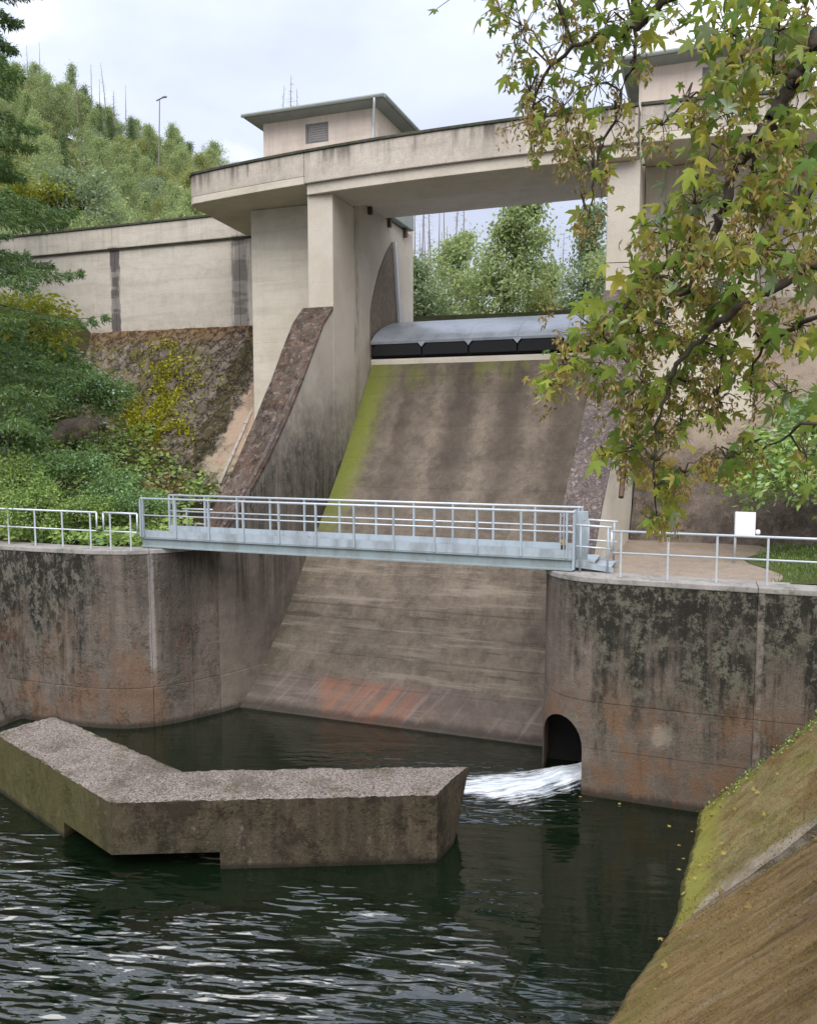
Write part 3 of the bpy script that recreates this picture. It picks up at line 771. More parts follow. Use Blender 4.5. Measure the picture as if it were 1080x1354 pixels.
def bool_cut(o, c):
    md = o.modifiers.new('cut', 'BOOLEAN'); md.operation = 'DIFFERENCE'; md.object = c; md.solver = 'EXACT'
    bpy.context.view_layer.update()
    dg = bpy.context.evaluated_depsgraph_get()
    me = bpy.data.meshes.new_from_object(o.evaluated_get(dg))
    o.modifiers.clear(); o.data = me
for a, b, first in ((k0, jr1, True), (jr1, len(Rp) - 1, False)):
    p, n = cut(Rp, Rn, a, b)
    for z0_, z1_, pr_ in ((-1.7, 1.08, .03), (1.092, 2.13, .022)):
        lo = wall_section(p, n, z0_, z1_, .6, proud=pr_).build('lower_lift', M_WALL_R, wr_)
        if first: bool_cut(lo, cutter)
    wall_section(p, n, 2.145, TERR - .1, .6).build('upper_lift', M_WALL_R, wr_)
    wall_section(p, n, TERR - .097, TERR + .03, .8, proud=.02).build('coping', M_KERB, wr_, bevel=.02)
cd = cutter.data; bpy.data.objects.remove(cutter); bpy.data.meshes.remove(cd)
arch_prism(MB(), .5, 1.015, 1.70, -1.2, -1.32, -.45, cap=False).build('culvert_tunnel', M_HOLE_SHADE, wr_)  # shallow niche, the tunnel's darkness is painted on its walls
MB().tube([(-.05, 17.862, .88), (-.05, 18.0, .88)], .055, n=10).build('drain_hole', M_HOLE_SHADE, wr_)  # solid plug, the shade of a hole is only its colour
# right chute wall
sr = thing('chute_side_wall', 'concrete chute wall with pocked grey sloping top, right of the spillway', 'side wall', (-2.7, 22, 0))
p, n = cut(Rp, Rn, 0, k0)
wall_section(p, n, -1.7, lambda q: max(TERR, min(butt_z(q[1]), 12.32)) - .10, .95).build('wall_body', M_PIER, sr)
wall_section(p, n, lambda q: max(TERR, min(butt_z(q[1]), 12.32)) - .097, lambda q: max(TERR, min(butt_z(q[1]), 12.32)) + .05, .98, proud=.03).build('slope_coping', M_BUTT_R, sr, bevel=.02)
MB().tube([(-2.02, y, butt_z(y) - .25) for y in (21.2, 23, 25.5)], .07, n=6).build('handrail_pipe', M_RUST, sr)

# --- lower banks: left corner slab and the big sloped slabs on the right
lb = thing('bank_slab', 'dark sloping concrete slab at the water behind the left end of the zigzag wall', 'bank', (-20, 16, 0))
MB().add([(-17.95, 17.49, -.1), (-18.6, 17.44, 1.5), (-21.5, 17.4, 5.2), (-21.5, 6, 5.2), (-17.9, 12, -.1), (-23, 6, -1), (-23, 17.4, -1), (-17.95, 17.49, -1), (-17.9, 12, -1)],
         [(0, 1, 3, 4), (1, 2, 3), (0, 4, 8, 7)]).build('slab', M_WALL_L, lb)
def bankA(x, y): return 1.07 * (x + .3 - .084 * (y - 13.3))
def bankB(x, y): return bankA(x, y) - .20
bA = thing('bank_slab', 'yellow mossy sloping bank slab in the corner below the culvert wall', 'bank', (0, 15.5, 0))
def gA(u, v):
    y = 13.22 + 4.70 * v; x0 = -.3 + .084 * (y - 13.3) - .5
    x = x0 + 5.2 * u
    return x, y, bankA(x, y) + .12 * fbm(x * 1.3, y * 1.3, 2) + .07 * fbm(x * 5, y * 5, 1)
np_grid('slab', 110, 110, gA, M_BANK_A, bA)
def gE(u, v):
    x, y, z = gA(u, 0 * v)
    return x, y - .03 * v + .06 * fbm(x * 3, v, 5), z - .36 * v
np_grid('slab_edge', 110, 6, gE, M_EDGE, bA)
bB = thing('bank_slab', 'brown streaked sloping bank slab filling the near right corner', 'bank', (0, 11, 0))
def gB(u, v):
    y = 13.25 - 13.5 * v; x0 = -.3 + .084 * (y - 13.3) - .55 - .24 * np.maximum(0, 13.2 - y) * .9 - .31 * smoothstep(13.6, 12.9, y)
    x = x0 + 7.5 * u
    z = .96 * (x - x0 - .55) - .30 * smoothstep(13.6, 12.9, y) + .02
    return x, y, z + .10 * fbm(x * 1.1, y * 1.1, 4) + .05 * fbm(x * 1.2, y * 7, 8) + .05 * fbm(x * 7, y * 7, 3)
np_grid('slab', 180, 280, gB, M_BANK, bB)

# ================================================================== SPILLWAY CHUTE
ch = thing('spillway_chute', 'brown stained concrete spillway chute with green algae edge running down to the water', 'spillway', (-7.65, 24, 0))
prof = [(19.6, -1.2), (20.0, -.55), (20.4, 0.0), (20.95, .62), (21.55, 1.33), (22.4, 2.33), (23.2, 3.3), (24.35, 4.7), (25.2, 5.62), (26.0, 6.5), (26.9, 7.5), (27.75, 8.5), (28.45, 9.45), (28.95, 10.15), (29.3, 10.68)]
pf = spline(prof, 8)
def prof_at(t):
    i = min(int(t * (len(pf) - 1)), len(pf) - 2); f = t * (len(pf) - 1) - i
    return pf[i] * (1 - f) + pf[i + 1] * f
lift_edges = [0, .15, .235, .30, .345, .39, .44, .495, .55, .62, .69, .77, .86, .93, 1.0]
for li, (a, b) in enumerate(zip(lift_edges[:-1], lift_edges[1:])):
    off = random.uniform(-.004, .004) + (0.012 if li in (3, 5, 6) else 0)
    def fn(u, v, a=a, b=b, off=off):
        q = prof_at(a + (b - a) * v)
        x = -12.9 + 10.0 * u if q[1] < 4 else XL + .06 + (XR - XL + .04) * u
        if q[1] < 4: x = -13.6 + (10.7) * u
        e = -.012 if v in (0.0, 1.0) else 0.0
        d = off + e + .012 * float(fbm(x * 2, q[1] * 2, li))
        return (x, q[0] - .77 * d, q[1] + .64 * d)
    vv = [0.0, .03] + list(np.linspace(.1, .9, 6)) + [.97, 1.0]
    mb = MB(); nu = 60
    vs_ = [fn(i / (nu - 1), w) for w in vv for i in range(nu)]
    fs_ = [(j * nu + i, j * nu + i + 1, (j + 1) * nu + i + 1, (j + 1) * nu + i) for j in range(len(vv) - 1) for i in range(nu - 1)]
    mb.add(vs_, fs_).build('concrete_lift', M_CHUTE, ch, smooth=True, fix=False)
MB().prism([(19.7, -1.6), (29.36, 10.48), (33.0, 10.48), (33.0, -1.6)], XL - .1, XR + .1, 'x').build('chute_core', M_CHUTE, ch)
MB().prism([(29.27, 10.5), (33.5, 10.5), (33.5, 10.9), (29.6, 10.9), (29.27, 10.84)], XL + .01, XR - .01, 'x').build('crest_sill', M_PIER, ch, bevel=.03)

# ================================================================== GATE PIERS (left built, right mirrored)
def pier(side, label):
    m = (lambda x: x) if side < 0 else mx
    def bx(mb, x0, x1, *r):
        a, b = sorted((m(x0), m(x1))); return mb.box(a, b, *r)
    g = thing('gate_pier', label, 'pier', (m(-12.7), 27, 0))
    bx(MB(), -13.15, XL, 26.0, 27.86, 6.0, 16.12).build('column', M_SIDE, g, bevel=.03)
    MB().prism([(27.9, 3), (34.2, 3), (34.2, 16.5), (27.9, 16.5)], *sorted((m(-13.15), m(XL - .025))), 'x').build('pier_wall', M_SIDE, g, bevel=.02)
    bx(MB(), -13.0, XL - .06, 27.855, 27.905, 6, 16.1).build('joint_strip', M_COPING, g)
    # box buttress carrying the platform, standing on the sloped dam face
    bx(MB(), -16.55, -13.16, 28.0, 33, 7.6, 16.44).build('buttress_panel', M_PIER, g, bevel=.03)
    bx(MB(), -13.75, -13.16, 27.86, 27.998, 9.2, 16.44).build('pilaster', M_PIER, g, bevel=.02)
    # rough-cast sector swept by the gate, and its steel seal frame
    sec = [(29.31, 11.0), (29.3, 11.85), (29.33, 12.7), (29.55, 13.2), (29.86, 13.75), (30.2, 14.3), (30.66, 14.85), (31.1, 15.3), (31.62, 15.72), (31.75, 15.6), (32.35, 12.6), (32.35, 11.0)]
    a, b = sorted((m(XL - .06), m(XL + .012)))
    MB().prism(sec, a, b, 'x').build('roughcast_sector', M_BUTT_R if side > 0 else M_SECTOR, g)
    a, b = sorted((m(XL - .05), m(XL + .07)))
    MB().prism([(31.72, 15.72), (31.98, 15.72), (32.62, 12.3), (32.36, 12.3)], a, b, 'x').build('seal_frame', M_FRAME, g, bevel=.015)
    a, b = sorted((m(XL - .02), m(XL + .13)))
    MB().prism([(31.62, 15.72), (31.72, 15.72), (32.36, 12.3), (32.26, 12.3)], a, b, 'x').build('seal_strip', M_SIGN, g)
    # apron of the gate house above the opening
    bx(MB(), -13.4, XL + .22, 27.95, 33.6, 16.56, 17.2).build('apron', M_BAND, g, bevel=.03)
    for y in (29.2, 31.2, 33.0):
        bx(MB(), -12.35, XL + .12, y - .08, y + .08, 16.2, 16.555).build('bracket', M_RUST, g)
    return g
M_SECTOR = concrete('roughcast', (0.27, 0.215, 0.165), (0.23, 0.18, 0.14), dark=(0.10, 0.08, 0.06), streak=.1, seed=17, speck=.6, bump=1.0, pit=.3)
pier(-1, 'pale concrete gate pier with column, left of the spillway opening')
pier(1, 'pale concrete gate pier with column behind the maple leaves, right of the spillway opening')

# ================================================================== CREST: bridge beam, platforms, parapet
def strip_curve(x0, x1, n): return [(x, fasY(x)) for x in np.linspace(x0, x1, n)]
def curved_block(x0, x1, front_off, back_y, z0, z1, n=24):
    top = [(x, y + front_off) for x, y in strip_curve(x0, x1, n)]
    ring = top + [(x1, back_y), (x0, back_y)]
    return MB().prism(ring, z0, z1)
br = thing('crest_bridge', 'long pale concrete bridge beam spanning above the gate between both piers', 'bridge', (-7.65, 26, 16))
curved_block(-13.14, -2.21, 0, 26.35, 16.47, 17.47).build('fascia', M_FASCIA, br, bevel=.02, angle=50)
curved_block(-13.1, -2.25, .12, 27.72, 16.12, 16.467).build('beam', M_PIER, br, bevel=.02, angle=50)
curved_block(-13.14, -2.21, -.05, 26.42, 17.472, 17.57).build('coping', M_COPING, br, bevel=.02, angle=50)
MB().box(-13.1, -2.25, 26.36, 30.9, 16.47, 16.7).build('deck', M_PIER, br)
def platform(side, label):
    m = (lambda x: x) if side < 0 else mx
    pl = thing('crest_platform', label, 'platform', (m(-15.5), 26.3, 16))
    def ring(off):
        r = .6
        pts = [(x, fasY(x) + off) for x in np.linspace(-13.155, -17.85, 10)]
        yc = fasY(-17.85) + off
        for a in np.linspace(0, math.pi / 2, 9)[1:]:
            pts.append((-17.85 - (.55 - off) * math.sin(a), yc + r * (1 - math.cos(a))))
        pts.append((-18.8 + off, 31.44))
        return pts
    outer, inner = ring(0.0), ring(.28)
    def P(r): return [(m(x), y if side < 0 else y - (fasY(x) - fasY(m(x))) * (1 if y < 28 else 0)) for x, y in r]
    o_, i_ = P(outer), P(inner)
    MB().prism(o_ + [(m(-13.155), 31.44)], 16.45, 16.7).build('slab', M_PIER, pl, bevel=.02, angle=50)
    MB().prism(o_ + i_[::-1], 16.703, 17.47).build('fascia', M_FASCIA, pl, bevel=.015, angle=50)
    oc = P(ring(-.05)); ic = P(ring(.34))
    MB().prism(oc + ic[::-1], 17.473, 17.575).build('coping', M_COPING, pl, bevel=.02, angle=50)
    return pl
platform(-1, 'rounded concrete crest platform jutting out below the small white gate house')
platform(1, 'concrete crest platform at upper right, partly hidden by maple leaves')

# wing walls
def wing(side, label):
    m = (lambda x: x) if side < 0 else mx
    w = thing('dam_wall', label, 'dam wall', (m(-26), 31.5, 0))
    js = [-16.6, -19.2, -25.75, -33, -41, -50]
    for a, b in zip(js[:-1], js[1:]):
        x0, x1 = sorted((m(a) + (.012 if side > 0 else -.012), m(b)))
        MB().box(x0, x1, 31.5, 33.2, 4, 16.42).build('wall_panel', M_WING, w, bevel=.02)
        MB().box(x0, x1, 31.36, 33.2, 16.424, 17.36).build('parapet', M_WING, w, bevel=.03)
        MB().box(x0 + .004, x1 - .004, 31.30, 31.75, 17.363, 17.47).build('coping', M_COPING, w, bevel=.02)
        MB().box(x0, x1, 31.42, 31.6, 16.36, 16.4235).build('drip_shadow_strip', M_COPING, w)  # dark strip added as the shadow line below the parapet
    return w
wing(-1, 'long pale concrete dam wall with dark joint streaks, left of the platform')
wing(1, 'pale concrete dam wall showing between the maple leaves at the right edge')

# sloped dam face either side
def rock_relief(x, y): return (.40 * fbm(x * .9, y * .9, 3) + .26 * fbm(x * 2.6, y * 2.6, 6) + .16 * np.abs(fbm(x * 5.5, y * 5.5, 2))) * (.25 + .75 * smoothstep(31.4, 30.4, y))
def dam_face(side, label):
    m = (lambda x: x) if side < 0 else mx
    f = thing('dam_face', label, 'dam face', (m(-20), 28, 0))
    def fn(u, v):
        x = -13.2 - 26 * u; y = 23.6 + 8.1 * v
        rough = smoothstep(-17.2, -18.6, x + 1.2 * fbm(y * .8, x * .3))
        rough = np.maximum(rough, .8 * smoothstep(26.4, 25.9, y))
        d = .06 + rough * rock_relief(x, y)
        return m(x), y - .77 * d, slope_z(y) + .64 * d
    np_grid('rock_face', 330, 130, fn, M_FACE if side < 0 else M_FACE_R, f)
    return f
def faceR_extra(m, col, h):
    n = m.noise(1.4, 6, .65); n3 = m.noise(6, 5, .75)
    ms = m.mul(m.band(m.addn(m.z, m.mul(m.math('SUBTRACT', n, .5), 1.2)), 6.9, .25, .35), m.step(m.noise(1.5, 6, .7), .42, .55))
    col = m.mix(m.mul(ms, .9), col, m.mix(m.step(n3, .4, .6), (0.13, 0.10, 0.015), (0.24, 0.18, 0.02)))
    up = m.step(m.addn(m.z, m.mul(n, 1.0)), 7.6, 8.4)
    col = m.mix(m.mul(up, .85), col, (0.36, 0.29, 0.22))
    return col, m.addn(h, m.mul(n3, .6))
M_FACE_R = concrete('old_dam_face_right', (0.23, 0.18, 0.15), (0.16, 0.13, 0.105), dark=(0.05, 0.042, 0.035), moss=.3, mosscol=(0.07, 0.065, 0.02), seed=25, extra=faceR_extra, bump=1.0, speck=.5, pit=.6)
dam_face(-1, 'rough sloping dam face with yellow moss and bare orange strip, left of the pier')
dam_face(1, 'rough brown sloping dam face behind the paved terrace on the right')

# ================================================================== FLAP GATE
fg = thing('flap_gate', 'dark grey curved steel flap gate lying across the top of the chute', 'sluice gate', (-7.65, 29.5, 11))
gp = spline([(29.12, 11.48), (29.5, 11.78), (30.08, 12.06), (30.8, 12.30), (31.6, 12.5), (32.4, 12.62), (33.2, 12.62)], 5)
for i, (xa, xb) in enumerate(zip((-12.12, -10.1, -8.3, -6.5, -4.75), (-10.1, -8.3, -6.5, -4.75, -3.18))):
    ring = [tuple(q) for q in gp] + [(33.2, 12.45)] + [(q[0] + .03, q[1] - .09) for q in gp[::-1]][1:]
    MB().prism(ring, xa + .004, xb - .004, 'x').build('skin_plate', M_GATE, fg, smooth=False)
    ins = .16                                     # dark rubber-faced front with cut corners
    fr = [(xa + .03, 10.96), (xb - .03, 10.96), (xb - .03, 11.22), (xb - ins - .1, 11.44), (xa + ins + .1, 11.44), (xa + .03, 11.22)]
    MB().prism(fr, 29.18, 29.6, 'y').build('front_panel', M_GATE_DK, fg, bevel=.01)
    if i: MB().add([(xa - .17, 29.13, 11.44), (xa + .17, 29.13, 11.44), (xa, 29.13, 11.24), (xa - .17, 29.4, 11.44), (xa + .17, 29.4, 11.44), (xa, 29.4, 11.24)],
                   [(0, 1, 2), (3, 5, 4), (0, 2, 5, 3), (1, 4, 5, 2), (0, 3, 4, 1)]).build('splitter', M_FRAME, fg)
MB().box(-12.15, -3.15, 29.3, 33.0, 10.905, 11.42).build('gate_body', M_GATE_DK, fg)

# ================================================================== GATE HOUSES
def gate_house(side, label):
    m = (lambda x: x) if side < 0 else mx
    def bx(mb, x0, x1, *r):
        a, b = sorted((m(x0), m(x1))); return mb.box(a, b, *r)
    h = thing('gate_house', label, 'building', (m(-15.1), 33, 16.7))
    X0, X1, Y0, Y1, Z0, Z1 = -17.65, -12.62, 31.0, 35.0, 16.72, 20.78
    wx0, wx1, wz0, wz1 = -15.72, -14.70, 19.72, 20.5
    # front wall with a real window opening
    def wall(*a): return bx(MB(), *a)
    mb = MB()
    for a in ((X0, wx0, Y0, Y0 + .3, Z0, Z1), (wx1, X1, Y0, Y0 + .3, Z0, Z1)): bx(mb, *a)
    bx(mb, wx0, wx1, Y0, Y0 + .3, Z0, wz0); bx(mb, wx0, wx1, Y0, Y0 + .3, wz1, Z1)
    mb.build('front_wall', M_PLASTER, h)
    bx(MB(), X1 - .3, X1 - .002, Y0 + .302, Y1, Z0, Z1).build('side_wall', M_PLASTER, h)
    bx(MB(), X0 + .002, X0 + .3, Y0 + .302, Y1, Z0, Z1).build('side_wall', M_PLASTER, h)
    bx(MB(), X0, X1, Y1 + .002, Y1 + .3, Z0, Z1).build('back_wall', M_PLASTER, h)
    w = bx(MB(), wx0 + .06, wx1 - .06, Y0 + .1, Y0 + .14, wz0 + .06, wz1 - .06).build('window', M_SHUT, h)
    for a in ((wx0, wx0 + .07, wz0, wz1), (wx1 - .07, wx1, wz0, wz1), (wx0 + .07, wx1 - .07, wz1 - .07, wz1), (wx0 + .07, wx1 - .07, wz0, wz0 + .07)):
        bx(MB(), a[0], a[1], Y0 + .03, Y0 + .16, a[2], a[3]).build('frame', M_ROOF, w)
    for k in range(7):
        z = wz0 + .1 + k * .09
        bx(MB(), wx0 + .075, wx1 - .075, Y0 + .075, Y0 + .1, z, z + .07).build('slat', M_SHUT, w)
    # flat roof, soffit sloping up to thin eaves
    ex0, ex1, ey0, ey1 = X0 - .55, X1 + .52, Y0 - .62, Y1 + .6
    rf = MB(); a, b = sorted((m(ex0), m(ex1))); c, d = sorted((m(X0 - .02), m(X1 + .02)))
    vs_ = [(a, ey0, 20.83), (b, ey0, 20.83), (b, ey1, 20.83), (a, ey1, 20.83), (c, Y0 - .02, 20.74), (d, Y0 - .02, 20.74), (d, Y1, 20.74), (c, Y1, 20.74),
           (a, ey0, 20.93), (b, ey0, 20.93), (b, ey1, 20.93), (a, ey1, 20.93), ((a + b) / 2 - 1, 33, 21.25), ((a + b) / 2 + 1, 33, 21.25)]
    rf.add(vs_, [(0, 4, 5, 1), (1, 5, 6, 2), (2, 6, 7, 3), (3, 7, 4, 0), (4, 7, 6, 5), (0, 1, 9, 8), (1, 2, 10, 9), (2, 3, 11, 10), (3, 0, 8, 11), (8, 9, 13, 12), (9, 10, 13), (10, 11, 12, 13), (11, 8, 12)])
    roof = rf.build('roof', M_ROOF, h)
    gy = ey0 - .07
    MB().tube([(a - .05, gy, 20.9), (b + .05, gy, 20.9)], .075, n=8).build('gutter', M_BAND, roof)
    gx_ = m(ex1) + (.07 if side < 0 else -.07)
    MB().tube([(gx_, ey0, 20.9), (gx_, ey1, 20.9)], .075, n=8).build('gutter', M_BAND, roof)
    dx_ = m(X1 - .1)
    if side < 0: MB().tube([(m(X1 + .2), gy, 20.85), (m(X1 + .15), gy + .1, 20.65), (dx_, Y0 - .12, 20.15), (dx_, Y0 - .08, 19.9), (dx_, Y0 - .08, 17.0)], .05, n=8).build('downpipe', M_RAIL, h, smooth=True)
    return h
gate_house(-1, 'small pale flat-roofed gate house with shuttered window above the left pier')
gate_house(1, 'small pale flat-roofed gate house at upper right behind hanging maple leaves')

# ================================================================== DEFLECTOR IN THE WATER
df = thing('deflector_wall', 'zigzag concrete deflector wall with gravelly top standing in the river', 'concrete wall', (-9.5, 13, 0))
A, B, C, D, E_, F_ = [(-14.72, 13.55), (-14.3, 14.9), (-9.64, 13.29), (-4.33, 15.46), (-4.52, 13.98), (-10.02, 11.64)]
ZT = 1.35
def lerp(p, q, t): return (p[0] + (q[0] - p[0]) * t, p[1] + (q[1] - p[1]) * t)
plan = [A, F_, E_, D, C, B]
top = MB().prism(plan, ZT - .035, ZT)
Dl = (-4.75, 15.25)
# body: two legs in the water and a raised middle
def split_edge(p, q, px):  # point on the edge p-q seen at photo column px
    best = min(np.linspace(0, 1, 400), key=lambda t: abs(px_of(lerp(p, q, t), .4) - px))
    return lerp(p, q, best)
def px_of(p, z):
    d = np.array([p[0], p[1], z - CAM_Z]); return IMG_W / 2 + F_PX * (d @ _cr) / (d @ _cf)
S1 = split_edge(F_, E_, 291); S2 = split_edge(A, F_, 84)
_t = .62; S1b = lerp(C, D, .36); S2b = lerp(C, B, .45)
zt_ = ZT - .038
MB().prism([A, S2, S2b, B], -1.5, zt_).build('beam_end', M_DEFL, df)
MB().prism([S2, F_, S1, S1b, C, S2b], .33, zt_).build('beam_span', M_DEFL, df)
MB().add([(S1[0], S1[1], -1.5), (E_[0] - .03, E_[1], -1.5), (Dl[0], Dl[1] - .2, -1.5), (S1b[0], S1b[1], -1.5),
          (S1[0], S1[1], zt_), (E_[0], E_[1], zt_), (D[0], D[1], zt_), (S1b[0], S1b[1], zt_)],
         [(0, 3, 2, 1), (4, 5, 6, 7), (0, 1, 5, 4), (1, 2, 6, 5), (2, 3, 7, 6), (3, 0, 4, 7)]).build('beam_nose', M_DEFL, df)
# gravelly top crust with an irregular rim
def inside(p, poly):
    c = False; j = len(poly) - 1
    for i in range(len(poly)):
        if (poly[i][1] > p[1]) != (poly[j][1] > p[1]) and p[0] < (poly[j][0] - poly[i][0]) * (p[1] - poly[i][1]) / (poly[j][1] - poly[i][1]) + poly[i][0]: c = not c
        j = i
    return c
def quadgrid(p0, p1, p2, p3):
    def fn(u, v):
        ax_ = p0[0] + (p1[0] - p0[0]) * u; ay_ = p0[1] + (p1[1] - p0[1]) * u; bx_ = p3[0] + (p2[0] - p3[0]) * u; by_ = p3[1] + (p2[1] - p3[1]) * u
        x = ax_ + (bx_ - ax_) * v; y = ay_ + (by_ - ay_) * v
        e = np.minimum(1, np.minimum(v, 1 - v) * 9)
        return x, y, ZT - .035 + .045 * e + (.05 + .05 * (1 - e)) * fbm(x * 4, y * 4, 3) + .045 * fbm(x * 14, y * 14, 3, 3)
    return fn
np_grid('top_crust', 220, 70, quadgrid(A, F_, C, B), M_DEFL_TOP, df)
np_grid('top_crust', 260, 70, quadgrid(F_, E_, D, C), M_DEFL_TOP, df)

# foam where the culvert runs out
def foam_mat():
    m = NT('white_water')
    tc = m.n.new('ShaderNodeUVMap'); sp = m.n.new('ShaderNodeSeparateXYZ'); m.l.new(tc.outputs[0], sp.inputs[0])
    u, v = sp.outputs[0], sp.outputs[1]
    n = m.noise(3.0, 6, .65, m.vec(1, 1, 1, (0, 0, 0), (0, 0, R(-20)))); uvs = m.n.new('ShaderNodeMapping'); uvs.inputs['Scale'].default_value = (5.0, 22.0, 1); m.l.new(tc.outputs[0], uvs.inputs['Vector'])
    n2 = m.noise(1.0, 6, .65, uvs.outputs[0], .6)
    ed = m.math('ABSOLUTE', m.math('SUBTRACT', v, .5))
    a = m.addn(m.mul(ed, 1.5), m.mul(m.step(u, .35, 1.0), .6))
    d = m.math('SUBTRACT', m.addn(m.mul(n, .45), m.mul(n2, .85)), m.mul(a, .75))
    al = m.step(d, .15, .50)
    col = m.mix(m.step(n2, .36, .62), (0.42, 0.48, 0.54), (0.82, 0.85, 0.88))
    p = m.principled(col, .55, m.bump(m.addn(n2, n), .8, .05), spec=.4)
    m.l.new(al, p.inputs['Alpha'])
    return m.mat
M_FOAM = foam_mat()
fo = MB(); nu, nv = 70, 40; uv = []
path = spline([(-2.3, 19.0), (-3.0, 18.35), (-3.75, 17.7), (-4.7, 17.2), (-5.8, 16.9), (-7.4, 16.9)], 14)
pn = normals(path)
vs_ = []
for j in range(nv):
    for i in range(nu):
        u, v = i / (nu - 1), j / (nv - 1)
        k = u * (len(path) - 1); i0_ = min(int(k), len(path) - 2); f = k - i0_
        q = path[i0_] * (1 - f) + path[i0_ + 1] * f; nn = pn[i0_]
        wdt = .62 + .95 * u
        q = q + nn * (v - .5) * 2 * wdt
        e = 4 * v * (1 - v)
        z = .02 + e * (.30 * math.exp(-u * 3.2) + .06) * (.65 + .9 * (float(fbm(q[0] * 2.4, q[1] * 2.4, 1)) + .25)) + .05 * e * float(fbm(q[0] * 9, q[1] * 9, 2))
        vs_.append((q[0], q[1], max(.008, z))); uv.append((u, v))
fo.add(vs_, [(j * nu + i, j * nu + i + 1, (j + 1) * nu + i + 1, (j + 1) * nu + i) for j in range(nv - 1) for i in range(nu - 1)])
fob = fo.build('white_water', M_FOAM, smooth=True, fix=False)
ul = fob.data.uv_layers.new(name='UVMap')
for lp in fob.data.loops: ul.data[lp.index].uv = uv[lp.vertex_index]
tag(fob, 'white foaming water gushing out of the arched culvert', 'foam', kind='stuff')

# ================================================================== FOOTBRIDGE
fb = thing('footbridge', 'pale blue steel footbridge with railings crossing in front of the chute', 'footbridge', (-8.6, 19.1, TERR))
BX0, BX1, BY0, BY1 = -14.5, -2.78, 18.5, 19.7
def ibeam(y):
    return MB().prism([(y - .07, 4.93), (y + .07, 4.93), (y + .07, 4.96), (y + .012, 4.975), (y + .012, 5.155), (y + .07, 5.17), (y + .07, 5.2), (y - .07, 5.2), (y - .07, 5.17), (y - .012, 5.155), (y - .012, 4.975), (y - .07, 4.96)], BX0, BX1, 'x')
ibeam(BY0 + .02).build('girder', M_BEAM, fb); ibeam(BY1 - .02).build('girder', M_BEAM, fb)
nb = 12
MB().box(BX0, BX1, BY0 + .03, BY1 - .03, 5.204, 5.235).build('deck', M_STEEL, fb)
for yy in (BY0, BY1): MB().box(BX0 + .02, BX1 - .02, yy - .008, yy + .004, 5.206, 5.40).build('toe_board', M_STEEL, fb)
for k in range(7): 
    x = BX0 + .5 + k * 1.78
    MB().box(x - .04, x + .04, BY0 + .04, BY1 - .04, 4.99, 5.15).build('cross_member', M_BEAM, fb)
post_mesh = MB().box(-.022, .022, -.03, .03, 0, 1.05).mesh('bridge_post')
for yy, x0, n in ((BY0 - .042, -14.42, 12), (BY1 + .042, -14.35, 12)):
    for k in range(n):
        x = x0 + k * 1.045
        link('post', post_mesh, M_STEEL, fb, Vector((x, yy, 5.21)) - root_loc(fb))
    MB().tube([(BX0 + .0, yy, 6.265), (BX1 + .02, yy, 6.265)], .030, n=10).build('top_rail', M_RAIL, fb, smooth=True)
    MB().tube([(BX0 + .0, yy, 5.81), (BX1, yy, 5.81)], .020, n=8).build('mid_rail', M_RAIL, fb, smooth=True)
# left end posts: short return
for yy in (BY0 - .042, BY1 + .042):
    MB().box(BX0 - .03, BX0 + .03, yy - .025, yy + .025, 5.21, 6.24).build('end_post', M_STEEL, fb)
# right end: tall end plates and drop bars
for yy in (BY0 - .05, BY1 + .02):
    MB().box(BX1 - .02, BX1 + .035, yy, yy + .30 if yy < 19 else yy + .04, 4.95, 6.30).build('end_plate', M_STEEL, fb, bevel=.008)
MB().box(BX1 - .02, BX1 + .28, BY0 + .26, BY0 + .29, 4.97, 6.27).build('end_plate', M_STEEL, fb, bevel=.008)
for dx in (.08, .16): MB().tube([(BX1 - .16 - dx, BY0 + .12, 5.25), (BX1 - .16 - dx, BY0 + .12, 6.24)], .018, n=6).build('latch_bar', M_RAIL, fb)
# steps down to the terrace
st_ = thing('bridge_steps', 'low blue steel steps with handrails from the footbridge end down to the terrace', 'steps', (-2.3, 19, TERR))
MB().box(-2.73, -2.32, 18.62, 19.66, 5.12, 5.16).build('tread', M_STEEL, st_, bevel=.006)
MB().box(-2.36, -1.96, 18.62, 19.66, 5.0, 5.03).build('tread', M_STEEL, st_, bevel=.006)
for yy in (18.6, 19.68): MB().prism([(-2.74, 5.0), (-1.9, 4.92), (-1.9, 5.03), (-2.74, 5.17)], yy - .01, yy + .01, 'y').build('stringer', M_STEEL, st_)
for yy in (18.48, 19.75):
    for x in (-2.62, -2.02): MB().tube([(x, yy, 4.9), (x, yy, 5.97)], .024, n=8).build('post', M_STEEL, st_, smooth=True)
    MB().tube([(-2.72, yy, 5.98), (-1.95, yy, 5.95)], .026, n=8).build('top_rail', M_RAIL, st_, smooth=True)
    MB().tube([(-2.72, yy, 5.5), (-1.95, yy, 5.47)], .02, n=8).build('mid_rail', M_RAIL, st_, smooth=True)
